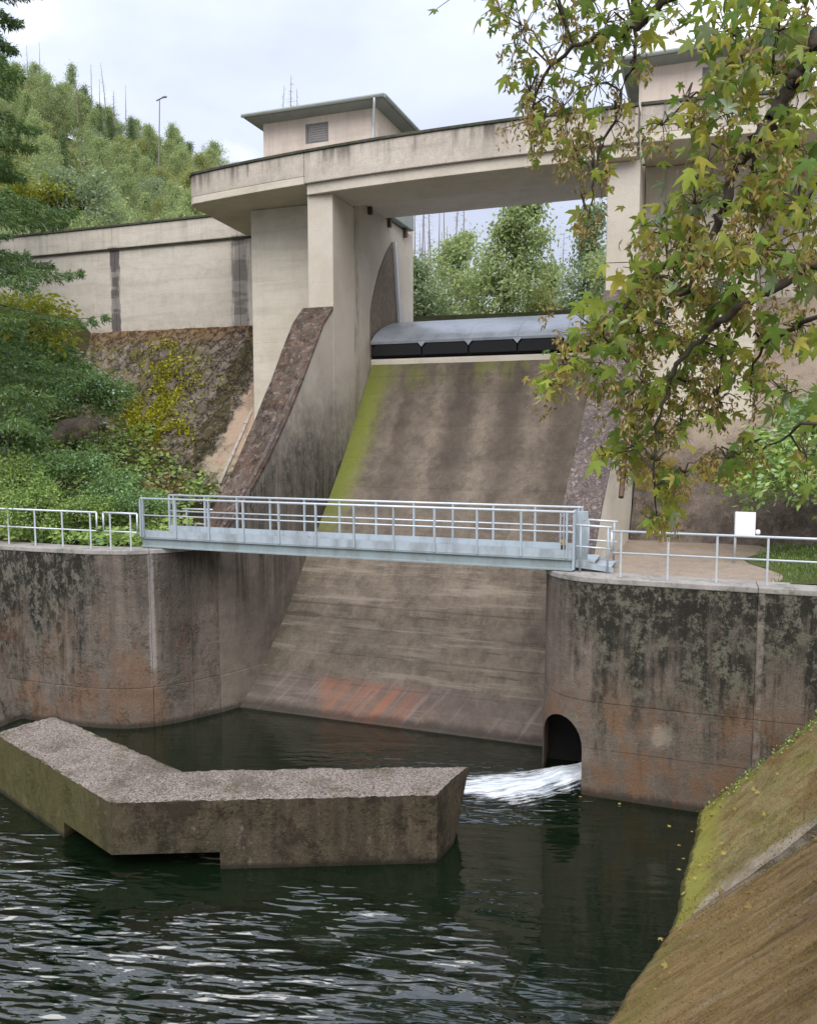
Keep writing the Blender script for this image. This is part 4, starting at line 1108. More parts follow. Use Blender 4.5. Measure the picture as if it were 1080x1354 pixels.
# striped warning lamp at the bridge end
lm = thing('warning_lamp', 'small yellow and black lamp on the footbridge deck near its right end', 'lamp', (-2.96, 18.75, 5.235))
def lathe(mb, c, prof_, n=10):
    vs = []; m_ = len(prof_)
    for r, z in prof_:
        for k in range(n): vs.append((c[0] + r * math.cos(2 * math.pi * k / n), c[1] + r * math.sin(2 * math.pi * k / n), c[2] + z))
    fs = [(i * n + k, i * n + (k + 1) % n, (i + 1) * n + (k + 1) % n, (i + 1) * n + k) for i in range(m_ - 1) for k in range(n)]
    fs += [tuple(range(n))[::-1], tuple(range((m_ - 1) * n, m_ * n))]
    return mb.add(vs, fs)
lc = (-3.05, 18.75, 5.236)
lathe(MB(), lc, [(.085, 0), (.085, .10), (.06, .13)]).build('base', M_YEL, lm)
lathe(MB(), lc, [(.055, .132), (.05, .24)]).build('neck', M_GATE_DK, lm)
lathe(MB(), lc, [(.075, .242), (.08, .31), (.05, .36)]).build('lens', M_YEL, lm)

# ================================================================== RAILINGS
def railing(name_label, ys, xs, x0, x1, z, h, mid, group=None, extra=()):
    g = thing('railing', name_label, 'railing', ((x0 + x1) / 2, ys, z), group)
    pm = MB().tube([(0, 0, 0), (0, 0, h)], .024, n=8).mesh('rail_post')
    for x in xs: link('post', pm, M_RAIL, g, Vector((x, ys, z)) - root_loc(g))
    MB().tube([(x0, ys, z + h), (x1, ys, z + h)], .027, n=10).build('top_rail', M_RAIL, g, smooth=True)
    MB().tube([(x0, ys, z + mid), (x1, ys, z + mid)], .021, n=8).build('mid_rail', M_RAIL, g, smooth=True)
    for a, b, zz, zz2 in extra: MB().tube([(a, ys, z + zz), (b, ys, z + zz2)], .024, n=8).build('end_bar', M_RAIL, g, smooth=True)
    return g
ZR = TERR + .035
railing('galvanised two-rail railing along the left river wall top', 17.75, [-26.1 + .955 * k for k in range(12)], -27, -15.38, ZR, 1.0, .5, extra=((-15.38, -15.38, .5, 1.0),))
railing('short galvanised railing panel between left railing and footbridge', 17.80, (-14.98, -14.32), -15.2, -14.1, ZR, 1.0, .5, extra=((-15.2, -15.2, .5, 1.0), (-14.1, -14.1, .5, 1.0)))
railing('low short railing in the weeds behind the left end of the footbridge', 21.2, (-14.95, -14.2, -13.75), -15.1, -13.6, TERR - .05, .9, .45)
railing('galvanised two-rail railing along the right terrace edge', 18.1, [-1.7 + .972 * k for k in range(12)], -1.9, 9.5, ZR, 1.0, .53, extra=((-1.9, -1.9, .53, 1.0),))

# ================================================================== SIGN, PIPE, STONES
sg = thing('sign_board', 'blank white sign board on a thin post on the right terrace', 'sign', (.7, 21.3, TERR))
MB().tube([(.69, 21.33, TERR), (.69, 21.33, 6.13)], .03, n=8).build('post', M_RAIL, sg, smooth=True)
MB().box(.68, 1.13, 21.27, 21.295, 5.52, 6.14).build('panel', M_SIGN, sg, bevel=.006)
MB().box(.72, 1.09, 21.30, 21.318, 5.58, 5.61).build('bracket', M_RAIL, sg)
MB().box(.72, 1.09, 21.30, 21.318, 6.02, 6.05).build('bracket', M_RAIL, sg)
lathe(MB(), (1.19, 21.28, 5.60), [(.03, 0), (.055, .03), (.055, .09), (.03, .12)], 10).build('reflector', M_SIGN, sg)

pp = thing('drain_pipe', 'long grey pipe lying down the slope beside the rusty sloping wall top', 'pipe', (-16.85, 26.9, slope_z(26.9)))
MB().tube([(-16.84, 28.3, slope_z(28.3) + .12), (-16.86, 27, slope_z(27) + .16), (-16.86, 25.4, slope_z(25.4) + .2)], .065, n=10).build('pipe', M_PIPE, pp, smooth=True)
for y in (27.9, 26.9, 25.9): MB().tube([(-16.85, y - .03, slope_z(y) + .12), (-16.85, y + .03, slope_z(y) + .19)], .085, n=10).build('sleeve', M_PIPE, pp)

def rock_mesh(seed, n=3):
    bm = bmesh.new(); bmesh.ops.create_icosphere(bm, subdivisions=n, radius=1)
    for v in bm.verts:
        c = v.co; s_ = seed * 13.7
        d = 1 + .75 * float(fbm(c.x * 1.1 + s_, c.y * 1.1, c.z * 1.1)) + .25 * float(fbm(c.x * 4 + s_, c.y * 4, c.z * 4, 2))
        v.co = c * d
    me = bpy.data.meshes.new('stone'); bm.to_mesh(me); bm.free(); return me
rocks = [rock_mesh(i) for i in range(5)]
rock_labels = []
def stone(x, y, z, sx, sy, sz, k, label, group=None, mat=None):
    o = link('stone', rocks[k], mat or M_ROCK); o.location = (x, y, z); o.scale = (sx, sy, sz); o.rotation_euler = (random.random(), random.random(), random.random() * 6)
    return tag(o, label, 'stone', group)
stone(-24.3, 27.0, float(left_ground(np.array(-24.3), np.array(27.0))) + .2, 1.25, .8, .85, 0, 'large grey block under the dark shrub on the left slope')
for px_, py_, s_ in ((250, 632, .34), (262, 622, .22), (278, 640, .42), (243, 655, .36), (300, 648, .3), (315, 662, .36), (272, 664, .34), (325, 640, .25), (232, 672, .3), (290, 676, .3), (338, 668, .22), (308, 690, .38), (285, 700, .34), (326, 700, .3)):
    q = None
    for t in np.linspace(20, 40, 800):
        r_ = at(px_, py_, D=t)
        if r_[2] < slope_z(r_[1]) + .1: q = r_; break
    stone(q[0], q[1], q[2], s_, s_ * .8, s_ * .6, random.randrange(5), 'pale rubble stone at the foot of the slope behind the footbridge', 'rubble at the slope foot')

# ================================================================== VEGETATION
def unit(v): return v / (np.linalg.norm(v, axis=-1, keepdims=True) + 1e-9)
def leaf_quads(cent, dirs, size, ratio=.5, fold=.0, g=None):
    """rhombic leaves: cent (N,3), dirs (N,3) length direction, size (N,)"""
    n = len(cent); g = g or rng
    d = unit(dirs); rnd = unit(g.normal(size=(n, 3)))
    s_ = unit(np.cross(d, rnd))
    L = size[:, None]
    return np.stack([cent, cent + d * L * .5 + s_ * L * ratio * .5, cent + d * L, cent + d * L * .5 - s_ * L * ratio * .5], 1)
def tubes_mesh(segs, n=5):
    mb = MB()
    for pts, r0, r1 in segs: mb.tube(pts, r0, r1, n=n, cap=False)
    return mb
def bend(g, p, d, L, k=4, wob=.15, lift=0.0):
    pts = [np.array(p, float)]; d = np.array(d, float)
    for i in range(k):
        d = d + g.normal(size=3) * wob + np.array([0, 0, lift]); d /= np.linalg.norm(d)
        pts.append(pts[-1] + d * L / k)
    return pts
def deciduous(seed, h, rad, nleaf, lsize, base=.22, shape='oval', prim=26, droop=0.0, stems=1, sigma=.35):
    g = np.random.default_rng(seed); segs = []; tips = []
    for s_ in range(stems):
        lean = g.normal(size=2) * (.05 if stems == 1 else .14)
        tr = bend(g, (g.normal() * .15 * (stems > 1), g.normal() * .15 * (stems > 1), -.3), (lean[0], lean[1], 1), h * .97, 10, .05)
        segs.append((tr, h * .014 + .03, .02))
        for k in range(prim // stems):
            t = base + (1 - base) * (k + g.random()) / (prim // stems)
            i = min(int(t * 10), 9); p = tr[i] * (1 - (t * 10 - i)) + tr[i + 1] * (t * 10 - i)
            if shape == 'oval': w = math.sin(math.pi * min(1, (t - base) / (1 - base) * .8 + .18)) ** .8
            elif shape == 'cone': w = (1 - (t - base) / (1 - base)) * .95 + .08
            else: w = .5 + .5 * math.sin(math.pi * (t - base) / (1 - base))
            a = g.random() * 6.283; L = rad * w * g.uniform(.65, 1.15)
            up = g.uniform(.25, .9) * (1.0 if shape != 'cone' else .6)
            br_ = bend(g, p, (math.cos(a), math.sin(a), up), L, 5, .12, -droop)
            segs.append((br_, .012 * h * .35 * (1 - t * .6) + .008, .006))
            for q in range(4):
                j = g.integers(1, 6); b2 = bend(g, br_[j], unit(br_[min(j, 5)] - br_[max(j - 1, 0)] + g.normal(size=3) * .7), L * g.uniform(.25, .55), 3, .2, -droop * 1.5)
                segs.append((b2, .012, .004)); tips.append(b2)
            tips.append(br_[2:])
    per = max(1, nleaf // len(tips)); C = []; Dv = []
    for tp in tips:
        tp = np.array(tp); idx_ = g.random(per) * (len(tp) - 1); i = idx_.astype(int); f = (idx_ - i)[:, None]
        c = tp[i] * (1 - f) + tp[np.minimum(i + 1, len(tp) - 1)] * f
        c = c + g.normal(size=(per, 3)) * sigma * np.array([1, 1, .75])
        C.append(c); Dv.append(g.normal(size=(per, 3)) + np.array([0, 0, -.5]))
    C = np.concatenate(C); Dv = np.concatenate(Dv)
    q = leaf_quads(C, Dv, lsize * g.uniform(.6, 1.3, len(C)), .6, g=g)
    return tubes_mesh(segs).mesh('trunk'), np_mesh('crown', q, None)
def plant(name, trunk, crown, mt, mc, loc, label, cat, group=None, sc=1.0, rz=None, sz=None):
    t_ = thing(name, label, cat, loc, group, rz if rz is not None else random.uniform(0, 6.28))
    t_.scale = (sc, sc, sz or sc)
    if trunk is not None: link('trunk', trunk, mt, t_)
    link('crown', crown, mc, t_)
    return t_
G_BIRCH = leafmat('birch_leaves', [(0.28, 0.37, 0.17), (0.35, 0.44, 0.20), (0.42, 0.50, 0.22), (0.50, 0.53, 0.23)], .5)  # pale tones here and in the next three carry the far hill's haze
G_WILLOW = leafmat('willow_leaves', [(0.22, 0.30, 0.17), (0.29, 0.37, 0.21), (0.37, 0.44, 0.27)], .45)
G_DARK = leafmat('dark_leaves', [(0.12, 0.19, 0.09), (0.17, 0.25, 0.11), (0.23, 0.30, 0.13)], .4)
G_OLIVE = leafmat('olive_leaves', [(0.30, 0.35, 0.13), (0.38, 0.41, 0.15), (0.46, 0.44, 0.16)], .5)
G_YEL = leafmat('yellow_leaves', [(0.22, 0.25, 0.03), (0.32, 0.33, 0.04), (0.40, 0.38, 0.05)], .45)
G_FIR = leafmat('spruce_needles', [(0.075, 0.135, 0.05), (0.12, 0.20, 0.065), (0.19, 0.28, 0.085)], .25, gloss=.06)
G_SHRUB = leafmat('shrub_leaves', [(0.10, 0.20, 0.06), (0.17, 0.30, 0.09), (0.26, 0.41, 0.14), (0.40, 0.54, 0.25)], .4, gloss=.1)
G_HERB = leafmat('herb_leaves', [(0.17, 0.29, 0.07), (0.26, 0.39, 0.095), (0.35, 0.48, 0.12), (0.46, 0.56, 0.15)], .35, gloss=.12)
G_DRY = leafmat('dry_leaves', [(0.22, 0.18, 0.08), (0.33, 0.23, 0.12), (0.20, 0.22, 0.08)], .3)
G_MOSS = leafmat('moss_cushions', [(0.22, 0.21, 0.025), (0.38, 0.36, 0.03), (0.54, 0.52, 0.045)], .2, gloss=.05)
G_GRASS = leafmat('grass_blades', [(0.07, 0.12, 0.025), (0.12, 0.18, 0.035), (0.18, 0.23, 0.06)], .35, gloss=.2)

# --- hillside wood
hill_kinds = []
for k, (h, rad, n, ls, mt, shape) in enumerate([(9.5, 3.0, 8500, .2, G_BIRCH, 'oval'), (8, 2.8, 8000, .2, G_OLIVE, 'oval'), (7, 3.0, 8000, .2, G_WILLOW, 'round'), (11, 2.7, 8000, .2, G_BIRCH, 'cone'), (10, 2.0, 6500, .2, G_DARK, 'cone')]):
    tr, cr = deciduous(100 + k, h, rad, n, ls, base=.08, shape=shape, prim=46, sigma=.38)
    hill_kinds.append((tr, cr, mt, h))
kind_label = ['light green birch in the dense wood on the left hillside', 'olive yellow tree in the dense wood on the left hillside', 'silvery green bushy tree low in the wood on the left hillside', 'light green birch in the dense wood on the left hillside', 'dark green conical tree in the wood on the left hillside']
def hill_label(k, row, x, y):
    what = ('light green birch', 'olive yellow tree', 'silvery green bushy tree', 'slender light green birch', 'dark green conical tree')[k]
    up = 'just above the dam wall parapet' if row < 2 else ('low on the left hillside' if row < 5 else ('halfway up the left hillside' if row < 10 else 'along the hill skyline'))
    d = np.array([x, y, 20.0 - CAM_Z]); px_ = IMG_W / 2 + F_PX * (d @ _cr) / (d @ _cf)
    side_ = 'beside the spruce' if px_ < 70 else ('below the bare poles' if px_ < 180 else 'towards the crest platform')
    return what + ' ' + up + ', ' + side_
cnt = 0
for row, (y0, sp) in enumerate([(44, 2.8), (49, 2.8), (54, 2.9), (60, 3.0), (66, 3.0), (73, 3.1), (80, 3.2), (87, 3.2), (94, 3.3), (101, 3.3), (108, 3.4), (115, 3.5), (121, 3.5), (127, 3.6)]):
    d_lim0, d_lim1 = at(-40, 200, Y=y0)[0], at(300, 200, Y=y0)[0]
    x = d_lim0
    while x < d_lim1:
        yy = y0 + rng.uniform(-2.2, 2.2); xx = x + rng.uniform(-1.2, 1.2)
        k = rng.choice([0, 1, 2, 3, 4], p=[.32, .2, .12, .28, .08]) if row > 1 else rng.choice([0, 2, 1, 3], p=[.3, .35, .15, .2])
        tr, cr, mt, h = hill_kinds[k]
        s_ = rng.uniform(.72, 1.0) * (.85 if row == 0 else 1)
        plant('birch_tree' if k in (0, 3) else ('willow_tree' if k == 2 else ('conical_tree' if k == 4 else 'olive_tree_crown'.replace('olive_tree_crown', 'hillside_tree'))), tr, cr, M_BARK_PALE, mt, (xx, yy, float(hill_z(np.array(xx), np.array(yy))) - .3), hill_label(k, row, xx, yy), 'tree', 'trees of the hillside wood', s_, sz=s_ * rng.uniform(.95, 1.25))
        cnt += 1; x += sp * rng.uniform(.75, 1.25)
print('hill trees', cnt)
# --- trees seen through the gate opening
def gz_(x, y): return float(hill_z(np.array(x), np.array(y)))
def open_tree(px_, ybase, Y, h_px_top, seed, rad, n, ls, mt, label, shape='oval', **kw):
    b = at(px_, ybase, Y=Y); x = b[0]; z0 = gz_(x, Y) - .2
    ztop = at(px_, h_px_top, Y=Y)[2]; h = ztop - z0
    tr, cr = deciduous(seed, h, rad, n, ls, base=.10, shape=shape, **kw)
    plant('leafy_tree', tr, cr, M_BARK, mt, (x, Y, z0), label, 'tree', rz=0)
open_tree(652, 400, 47, 238, 201, 4.0, 13000, .24, G_BIRCH, 'tall feathery green tree in the middle of the gate opening', 'cone', prim=60, droop=.03)
open_tree(603, 400, 52, 300, 202, 2.6, 8000, .24, G_BIRCH, 'lower green tree on the left flank of the tall one in the gate opening', prim=36)
open_tree(565, 400, 45, 345, 203, 2.0, 7000, .2, G_WILLOW, 'rounded dark green bush tree at the left side of the gate opening', 'round', prim=30)
open_tree(768, 400, 60, 268, 204, 2.9, 7500, .25, G_WILLOW, 'slender blue-green tree at the right side of the gate opening', 'cone', prim=50)
open_tree(705, 410, 50, 375, 205, 1.6, 3500, .2, G_OLIVE, 'small light green bush between the two taller trees in the gate opening', 'round', prim=20)
open_tree(735, 410, 66, 345, 206, 2.4, 4500, .26, G_BIRCH, 'thin pale tree behind the bush in the gate opening', prim=26)
open_tree(812, 410, 56, 300, 207, 2.6, 7000, .25, G_BIRCH, 'light green tree just left of the right gate column', prim=34)

# --- dead spruces
def dead_tree(seed, h, twigs, tl):
    g = np.random.default_rng(seed)
    tr = bend(g, (0, 0, -.5), (g.normal() * .02, g.normal() * .02, 1), h, 6, .012)
    segs = [(tr, .05 + h * .009, .03)]
    for k in range(twigs):
        t = g.uniform(.3, .99); i = min(int(t * 6), 5); p = tr[i] * (1 - (t * 6 - i)) + tr[i + 1] * (t * 6 - i)
        a = g.random() * 6.28; L = tl * (1.15 - t) * g.uniform(.4, 1.3) + .15
        segs.append((bend(g, p, (math.cos(a), math.sin(a), g.uniform(-.5, .2)), L, 2, .1), .022, .006))
    return tubes_mesh(segs, 5).mesh('bare_trunk')
deads = [dead_tree(300 + k, h, tw, tl) for k, (h, tw, tl) in enumerate([(13, 40, 1.4), (16, 70, 1.7), (11, 24, 1.0), (15, 90, 2.0), (14, 14, .8)])]
dead_h = [13, 16, 11, 15, 14]
def dead(px_, top, bottom, Y, k, label, group=None, mat=None):
    b = at(px_, bottom, Y=Y); t_ = at(px_, top, Y=Y)
    o = link('dead_spruce', deads[k].copy() if mat else deads[k], mat or M_DEAD); s_ = (t_[2] - b[2]) / dead_h[k]
    o.location = b; o.scale = (max(.6, s_ * .9),) * 2 + (s_,); o.rotation_euler = (0, 0, random.random() * 6)
    return tag(o, label, 'dead tree', group)
dead(122, 80, 160, 118, 2, 'bare dead spruce pole on the hill skyline, left of the taller twin')
dead(141, 78, 165, 118, 1, 'tall bare dead spruce with side stubs on the hill skyline')
dead(132, 100, 165, 121, 4, 'short thin dead pole between two taller ones on the skyline')
dead(167, 108, 175, 120, 4, 'thin dead pole right of the tall pair on the hill skyline')
dead(38, 55, 130, 125, 2, 'faint dead pole beside the spruce tip at upper left')
dead(54, 50, 130, 125, 4, 'second faint dead pole right of the spruce tip at upper left')
dead(103, 92, 160, 115, 3, 'twiggy grey dead spruce on the skyline left of the bare poles')
dead(152, 118, 165, 116, 3, 'stubby dead snag with dark tufts on the skyline')
dead(386, 95, 220, 105, 3, 'taller twiggy dead spruce standing behind the gate house roof')
dead(371, 106, 220, 108, 1, 'shorter dead spruce left of its twin behind the gate house roof')
dead(396, 112, 220, 112, 0, 'thin dead spruce right of its twin behind the gate house roof')
for px_, top in ((548, 262), (556, 256), (563, 268), (571, 255), (579, 262), (588, 250), (596, 258), (604, 270), (612, 252), (540, 270), (552, 300), (566, 298), (583, 300), (592, 296)):
    dead(px_, top, 420, 92 + random.uniform(-9, 9), random.choice([0, 1, 2, 4]), 'bare reddish dead spruce trunk in the stand at the left of the gate opening', 'dead spruces in the gate opening', M_DEADRED if random.random() < .5 else None)
for px_, top in ((718, 310), (729, 290), (741, 305), (755, 330), (763, 295)):
    dead(px_, top, 430, 100 + random.uniform(-6, 6), random.choice([1, 3]), 'thin twiggy dead spruce against the sky in the right half of the gate opening', 'dead spruces against the sky')
# lamp mast on the skyline
p0 = at(209, 182, Y=95); p1 = at(211, 131, Y=95)
ml = thing('lamp_mast', 'thin lamp mast with a short cross arm on the hill skyline', 'lamp post', tuple(p0))
MB().tube([p0 - np.array([0, 0, 4]), p1], .09, .06, n=8).build('pole', M_DEAD, ml)
MB().tube([p1 + np.array([-.5, 0, -.1]), p1 + np.array([.75, 0, .25])], .09, n=8).build('arm', M_DEAD, ml)
MB().box(p1[0] + .5, p1[0] + 1.1, p1[1] - .12, p1[1] + .12, p1[2] + .1, p1[2] + .3).build('lamp_head', M_DEAD, ml, bevel=.03)

# --- spruce at the left edge
def spruce(seed, h, rad, nb):
    g = np.random.default_rng(seed); segs = [(bend(g, (0, 0, -.5), (0, 0, 1), h + .5, 10, .01), h * .013, .02)]
    C = []; Dv = []
    for k in range(nb):
        t = .15 + .84 * (k + g.random()) / nb; z = h * t; a = g.random() * 6.283
        L = rad * (1 - t) ** .75 * g.uniform(.75, 1.15) + .25
        m_ = 9; pts = []; out = np.array([math.cos(a), math.sin(a), 0])
        for i in range(m_):
            f = i / (m_ - 1)
            pts.append(np.array([0, 0, z]) + out * L * f + np.array([0, 0, -.55 * L * (f ** 1.3) * .55 + .22 * L * f ** 3]))
        segs.append((pts, .035 * (1 - t) + .012, .006))
        side = np.cross(out, [0, 0, 1])
        for i in range(1, m_):
            for s_ in (-1, 1):
                f = i / (m_ - 1); l2 = L * .38 * (1.08 - f) + .12
                nseg = 8
                tw = [pts[i] + (side * s_ * .85 + out * .6 + np.array([0, 0, -.32])) * l2 * q / nseg for q in range(nseg + 1)]
                for q in range(1, nseg + 1):
                    base_ = tw[q]
                    nn = 9
                    C.append(base_ + g.normal(size=(nn, 3)) * .045); Dv.append(np.tile(side * s_ * .5 + out * .6, (nn, 1)) + g.normal(size=(nn, 3)) * .65 + np.array([0, 0, -.45]))
    C = np.concatenate(C); Dv = np.concatenate(Dv)
    q = leaf_quads(C, Dv, g.uniform(.09, .22, len(C)), .22, g=g)
    return tubes_mesh(segs, 6).mesh('trunk'), np_mesh('crown', q, None)
str_, scr = spruce(400, 24, 4.1, 84)
sp_loc = at(-22, 640, D=25.5); sp_loc[2] = float(left_ground(sp_loc[0:1], sp_loc[1:2])[0])
plant('spruce_tree', str_, scr, M_BARK, G_FIR, tuple(sp_loc), 'tall dark green spruce with drooping branches at the left edge', 'tree', rz=.6)
sp2 = at(-75, 640, D=34); sp2[2] = float(left_ground(sp2[0:1], sp2[1:2])[0])
plant('spruce_tree', str_, scr, M_BARK, G_FIR, tuple(sp2), 'second spruce half hidden behind the one at the left edge', 'tree', rz=2.6, sc=1.05)

# --- shrubs
def shrub(seed, rad, h, n, ls, droop=.1, flat=1.0):
    g = np.random.default_rng(seed); segs = []; C = []; Dv = []
    for k in range(26):
        a = g.random() * 6.283; el_ = g.uniform(.15, 1.3)
        d = np.array([math.cos(a) * math.cos(el_), math.sin(a) * math.cos(el_), math.sin(el_)])
        b = bend(g, (g.normal() * .12, g.normal() * .12, -.1), d, 1.0, 5, .15, -droop)
        b = [p * np.array([rad, rad, h]) for p in b]
        segs.append((b, .02, .006)); b = np.array(b)
        m_ = n // 26; f = g.uniform(.25, 1.0, m_) ** .7 * 5; i = np.minimum(f.astype(int), 4); fr = (f - i)[:, None]
        c = b[i] * (1 - fr) + b[i + 1] * fr + g.normal(size=(m_, 3)) * .14 * np.array([rad, rad, h * flat])
        C.append(c); Dv.append(unit(c * np.array([1, 1, .2])) + g.normal(size=(m_, 3)) * .6 + np.array([0, 0, -.35]))
    C = np.concatenate(C); Dv = np.concatenate(Dv)
    return tubes_mesh(segs).mesh('stems'), np_mesh('foliage', leaf_quads(C, Dv, ls * g.uniform(.55, 1.3, len(C)), .5, g=g), None)
sh = [shrub(500 + k, 1.7, 1.5, 4200, .17) for k in range(3)]
def put_shrub(px_, py_, D, k, sc, label, mat, sink=.5, sz=None, z=None):
    p = at(px_, py_, D=D)
    zz = p[2] - sink if z is None else z
    t_ = thing('leafy_shrub', label, 'shrub', (p[0], p[1], zz), None, random.uniform(0, 6))
    t_.scale = (sc, sc, sz or sc)
    link('stems', sh[k][0], M_BARK, t_); o = link('foliage', sh[k][1].copy(), mat, t_); o.data.materials.clear(); o.data.materials.append(mat)
put_shrub(45, 465, 31, 0, 1.15, 'big dark green shrub below the dam wall next to the spruce', G_SHRUB, .8)
put_shrub(105, 505, 30, 1, .85, 'dark green shrub hanging over the grey block on the left slope', G_SHRUB, .6)
put_shrub(145, 508, 30, 2, .5, 'smaller dark shrub touching the yellow moss on the left slope', G_SHRUB, .4)
put_shrub(15, 400, 30, 2, 1.3, 'yellow green bush beside the spruce in front of the dam wall', G_YEL, .9)
put_shrub(5, 560, 27, 1, .9, 'leafy green shrub low on the left bank under the spruce', G_SHRUB, .6)
put_shrub(145, 632, 25.5, 0, .62, 'rounded dark green shrub above the left railing', G_SHRUB, .5)
put_shrub(185, 655, 25, 2, .42, 'small dark shrub at the foot of the mossy dam face', G_SHRUB, .3)
put_shrub(50, 655, 24, 1, .6, 'bright green leafy shrub behind the left railing', G_HERB, .5)
put_shrub(100, 600, 26, 2, .6, 'fresh green bush halfway up the left bank below the grey block', G_SHRUB, .5)
put_shrub(15, 620, 25, 0, .7, 'fresh green bush at the left edge above the railing', G_HERB, .5)
put_shrub(110, 660, 24.5, 2, .5, 'low bright green bush behind the middle of the left railing', G_HERB, .4)
put_shrub(40, 250, 42, 2, 1.1, 'yellow green bush on the hillside edge behind the dam wall', G_YEL, .6)
put_shrub(110, 255, 44, 1, 1.4, 'silvery green bush just behind the dam wall parapet', G_WILLOW, .6)
put_shrub(1075, 600, 21.0, 0, 1.15, 'green shrub at the right edge above the terrace grass', G_HERB, .7)
put_shrub(1115, 530, 22, 2, 1.1, 'tall green shrub reaching in from the right edge behind the maple', G_SHRUB, .8)
put_shrub(1040, 752, 20.0, 1, .30, 'low green plant in the grass behind the right railing', G_HERB, .05, .25)

# --- ground cover on the left bank
N = 30000
gx = rng.uniform(-36, -14.6, N); gy = 18.5 + 11.5 * rng.random(N) ** 1.25
gz = left_ground(gx, gy)
keep = (gz > slope_z(gy) - .2) & (fbm(gx * .5, gy * .5, 9) > -.12) & ~((gx > -16.5) & (gy > 21.5)) & (gy < 30.9)
gx, gy, gz = gx[keep], gy[keep], gz[keep]
hgt = rng.random(len(gx)) ** 1.5 * (.28 + .5 * smoothstep(20, 23, gy))
C = np.stack([gx, gy, gz + hgt], 1)
Dv = rng.normal(size=C.shape) * np.array([1, 1, .45])
q = leaf_quads(C, Dv, rng.uniform(.09, .26, len(C)), .55)
dry = (fbm(gx * .45 + 3, gy * .45, 4) > .16) & (gy > 22)
o = link('ground_cover', np_mesh('ground_cover', q[~dry], None), G_HERB); tag(o, 'fresh green nettles and weeds covering the left bank', 'weeds', kind='stuff')
o = link('dry_cover', np_mesh('dry_cover', q[dry], None), G_DRY); tag(o, 'brownish dry weeds on the left bank', 'weeds', kind='stuff')
# grass on the right plot
N = 14000
gx = rng.uniform(1.25, 9, N); gy = rng.uniform(18.5, 24.8, N); kp = gx > 1.35 + .35 * np.sin(9 * (gy - 18.5) / 6.4) + rng.normal(size=N) * .12
gx, gy = gx[kp], gy[kp]
C = np.stack([gx, gy, grass_z(gx, gy)], 1)
q = leaf_quads(C, rng.normal(size=C.shape) * .45 + np.array([0, 0, 1.]), rng.uniform(.06, .17, len(C)), .16)
o = link('grass_tufts', np_mesh('grass_tufts', q, None), G_GRASS); tag(o, 'short green grass on the plot behind the right railing', 'grass', kind='stuff')
# moss cushions on the left dam face
mpts = []
for cx_, cy_, rx_, ry_, n_m in ((222, 470, 12, 14, 350), (218, 515, 20, 30, 1400), (200, 560, 26, 26, 1500), (205, 590, 22, 18, 1100), (178, 548, 14, 22, 500), (240, 572, 12, 14, 350), (262, 500, 26, 26, 350), (180, 590, 14, 20, 400)):
    for _ in range(n_m):
        r_ = at(cx_ + rng.normal() * rx_ * .7, cy_ + rng.normal() * ry_ * .7, D=1.0) - np.array([0, 0, CAM_Z])
        t_m = (slope_z(0) - CAM_Z) / (r_[2] - 1.2 * r_[1]); mpts.append(r_ * t_m)
mpts = np.array(mpts); gx, gy = mpts[:, 0], mpts[:, 1]
kp = fbm(gx * 1.6, gy * 1.6, 2) > -.06
gx, gy = gx[kp], gy[kp]
def face_d(x, y): return .06 + rock_relief(x, y)
dd = face_d(gx, gy) + .03
C = np.stack([gx, gy - .77 * dd, slope_z(gy) + .64 * dd], 1)
q = leaf_quads(C, rng.normal(size=C.shape) + np.array([0, -.6, .5]), rng.uniform(.06, .16, len(C)), .85)
o = link('moss_cushions', np_mesh('moss_cushions', q, None), G_MOSS); tag(o, 'bright yellow moss cushions on the sloping dam face', 'moss', kind='stuff')
# weeds along the foot of the culvert wall, on the bank slab
N = 420
u_ = rng.random(N) ** .8; gx = .15 + 2.6 * u_ + rng.normal(size=N) * .1; gy = 17.82 - np.abs(rng.normal(size=N)) * .22
kp = fbm(gx * 2.2, gy * 0 + 1, 4) > -.04
gx, gy = gx[kp], gy[kp]; C = np.stack([gx, gy, bankA(gx, gy) + rng.random(len(gx)) * .16], 1)
o = link('wall_foot_weeds', np_mesh('wall_foot_weeds', leaf_quads(C, rng.normal(size=C.shape), rng.uniform(.03, .085, len(C)), .6), None), G_HERB)
tag(o, 'small green weeds growing where the bank slab meets the culvert wall', 'weeds', kind='stuff')

# ================================================================== MAPLE reaching in from the right
G_MAPLE = leafmat('maple_leaves', [(0.12, 0.20, 0.045), (0.20, 0.30, 0.055), (0.30, 0.40, 0.07), (0.40, 0.47, 0.08), (0.54, 0.52, 0.09), (0.40, 0.32, 0.09)], .55, island=True, gloss=.08)
G_MAPLE_O = leafmat('maple_leaves_single', [(0.12, 0.21, 0.045), (0.19, 0.30, 0.055), (0.27, 0.38, 0.07), (0.37, 0.43, 0.07), (0.24, 0.29, 0.18), (0.30, 0.36, 0.06), (0.42, 0.42, 0.07), (0.56, 0.45, 0.08)], .55, island=False, gloss=.1)
G_SEED = leafmat('maple_seeds', [(0.18, 0.11, 0.045), (0.32, 0.21, 0.085), (0.44, 0.31, 0.13), (0.38, 0.34, 0.10), (0.55, 0.41, 0.20)], .4, gloss=.03)
half = [(.0, .0), (.14, -.08), (.42, -.04), (.25, .14), (.56, .34), (.72, .64), (.40, .50), (.20, .46), (.22, .68), (.12, .86), (0, 1.12)]
ring = half + [(-x, y) for x, y in half[-2:0:-1]]
tmpl = np.array([(0, .36, 0.0)] + [(x, y, 0) for x, y in ring], float)
def leaf_template(curl, fold):
    t = tmpl.copy(); t[:, 2] = -curl * ((t[:, 1] - .3) ** 2) - fold * np.abs(t[:, 0]) + .05 * np.sin(t[:, 0] * 14) * np.abs(t[:, 0])
    t[:, 0] *= 1 - fold * .35
    return t
nr = len(ring)
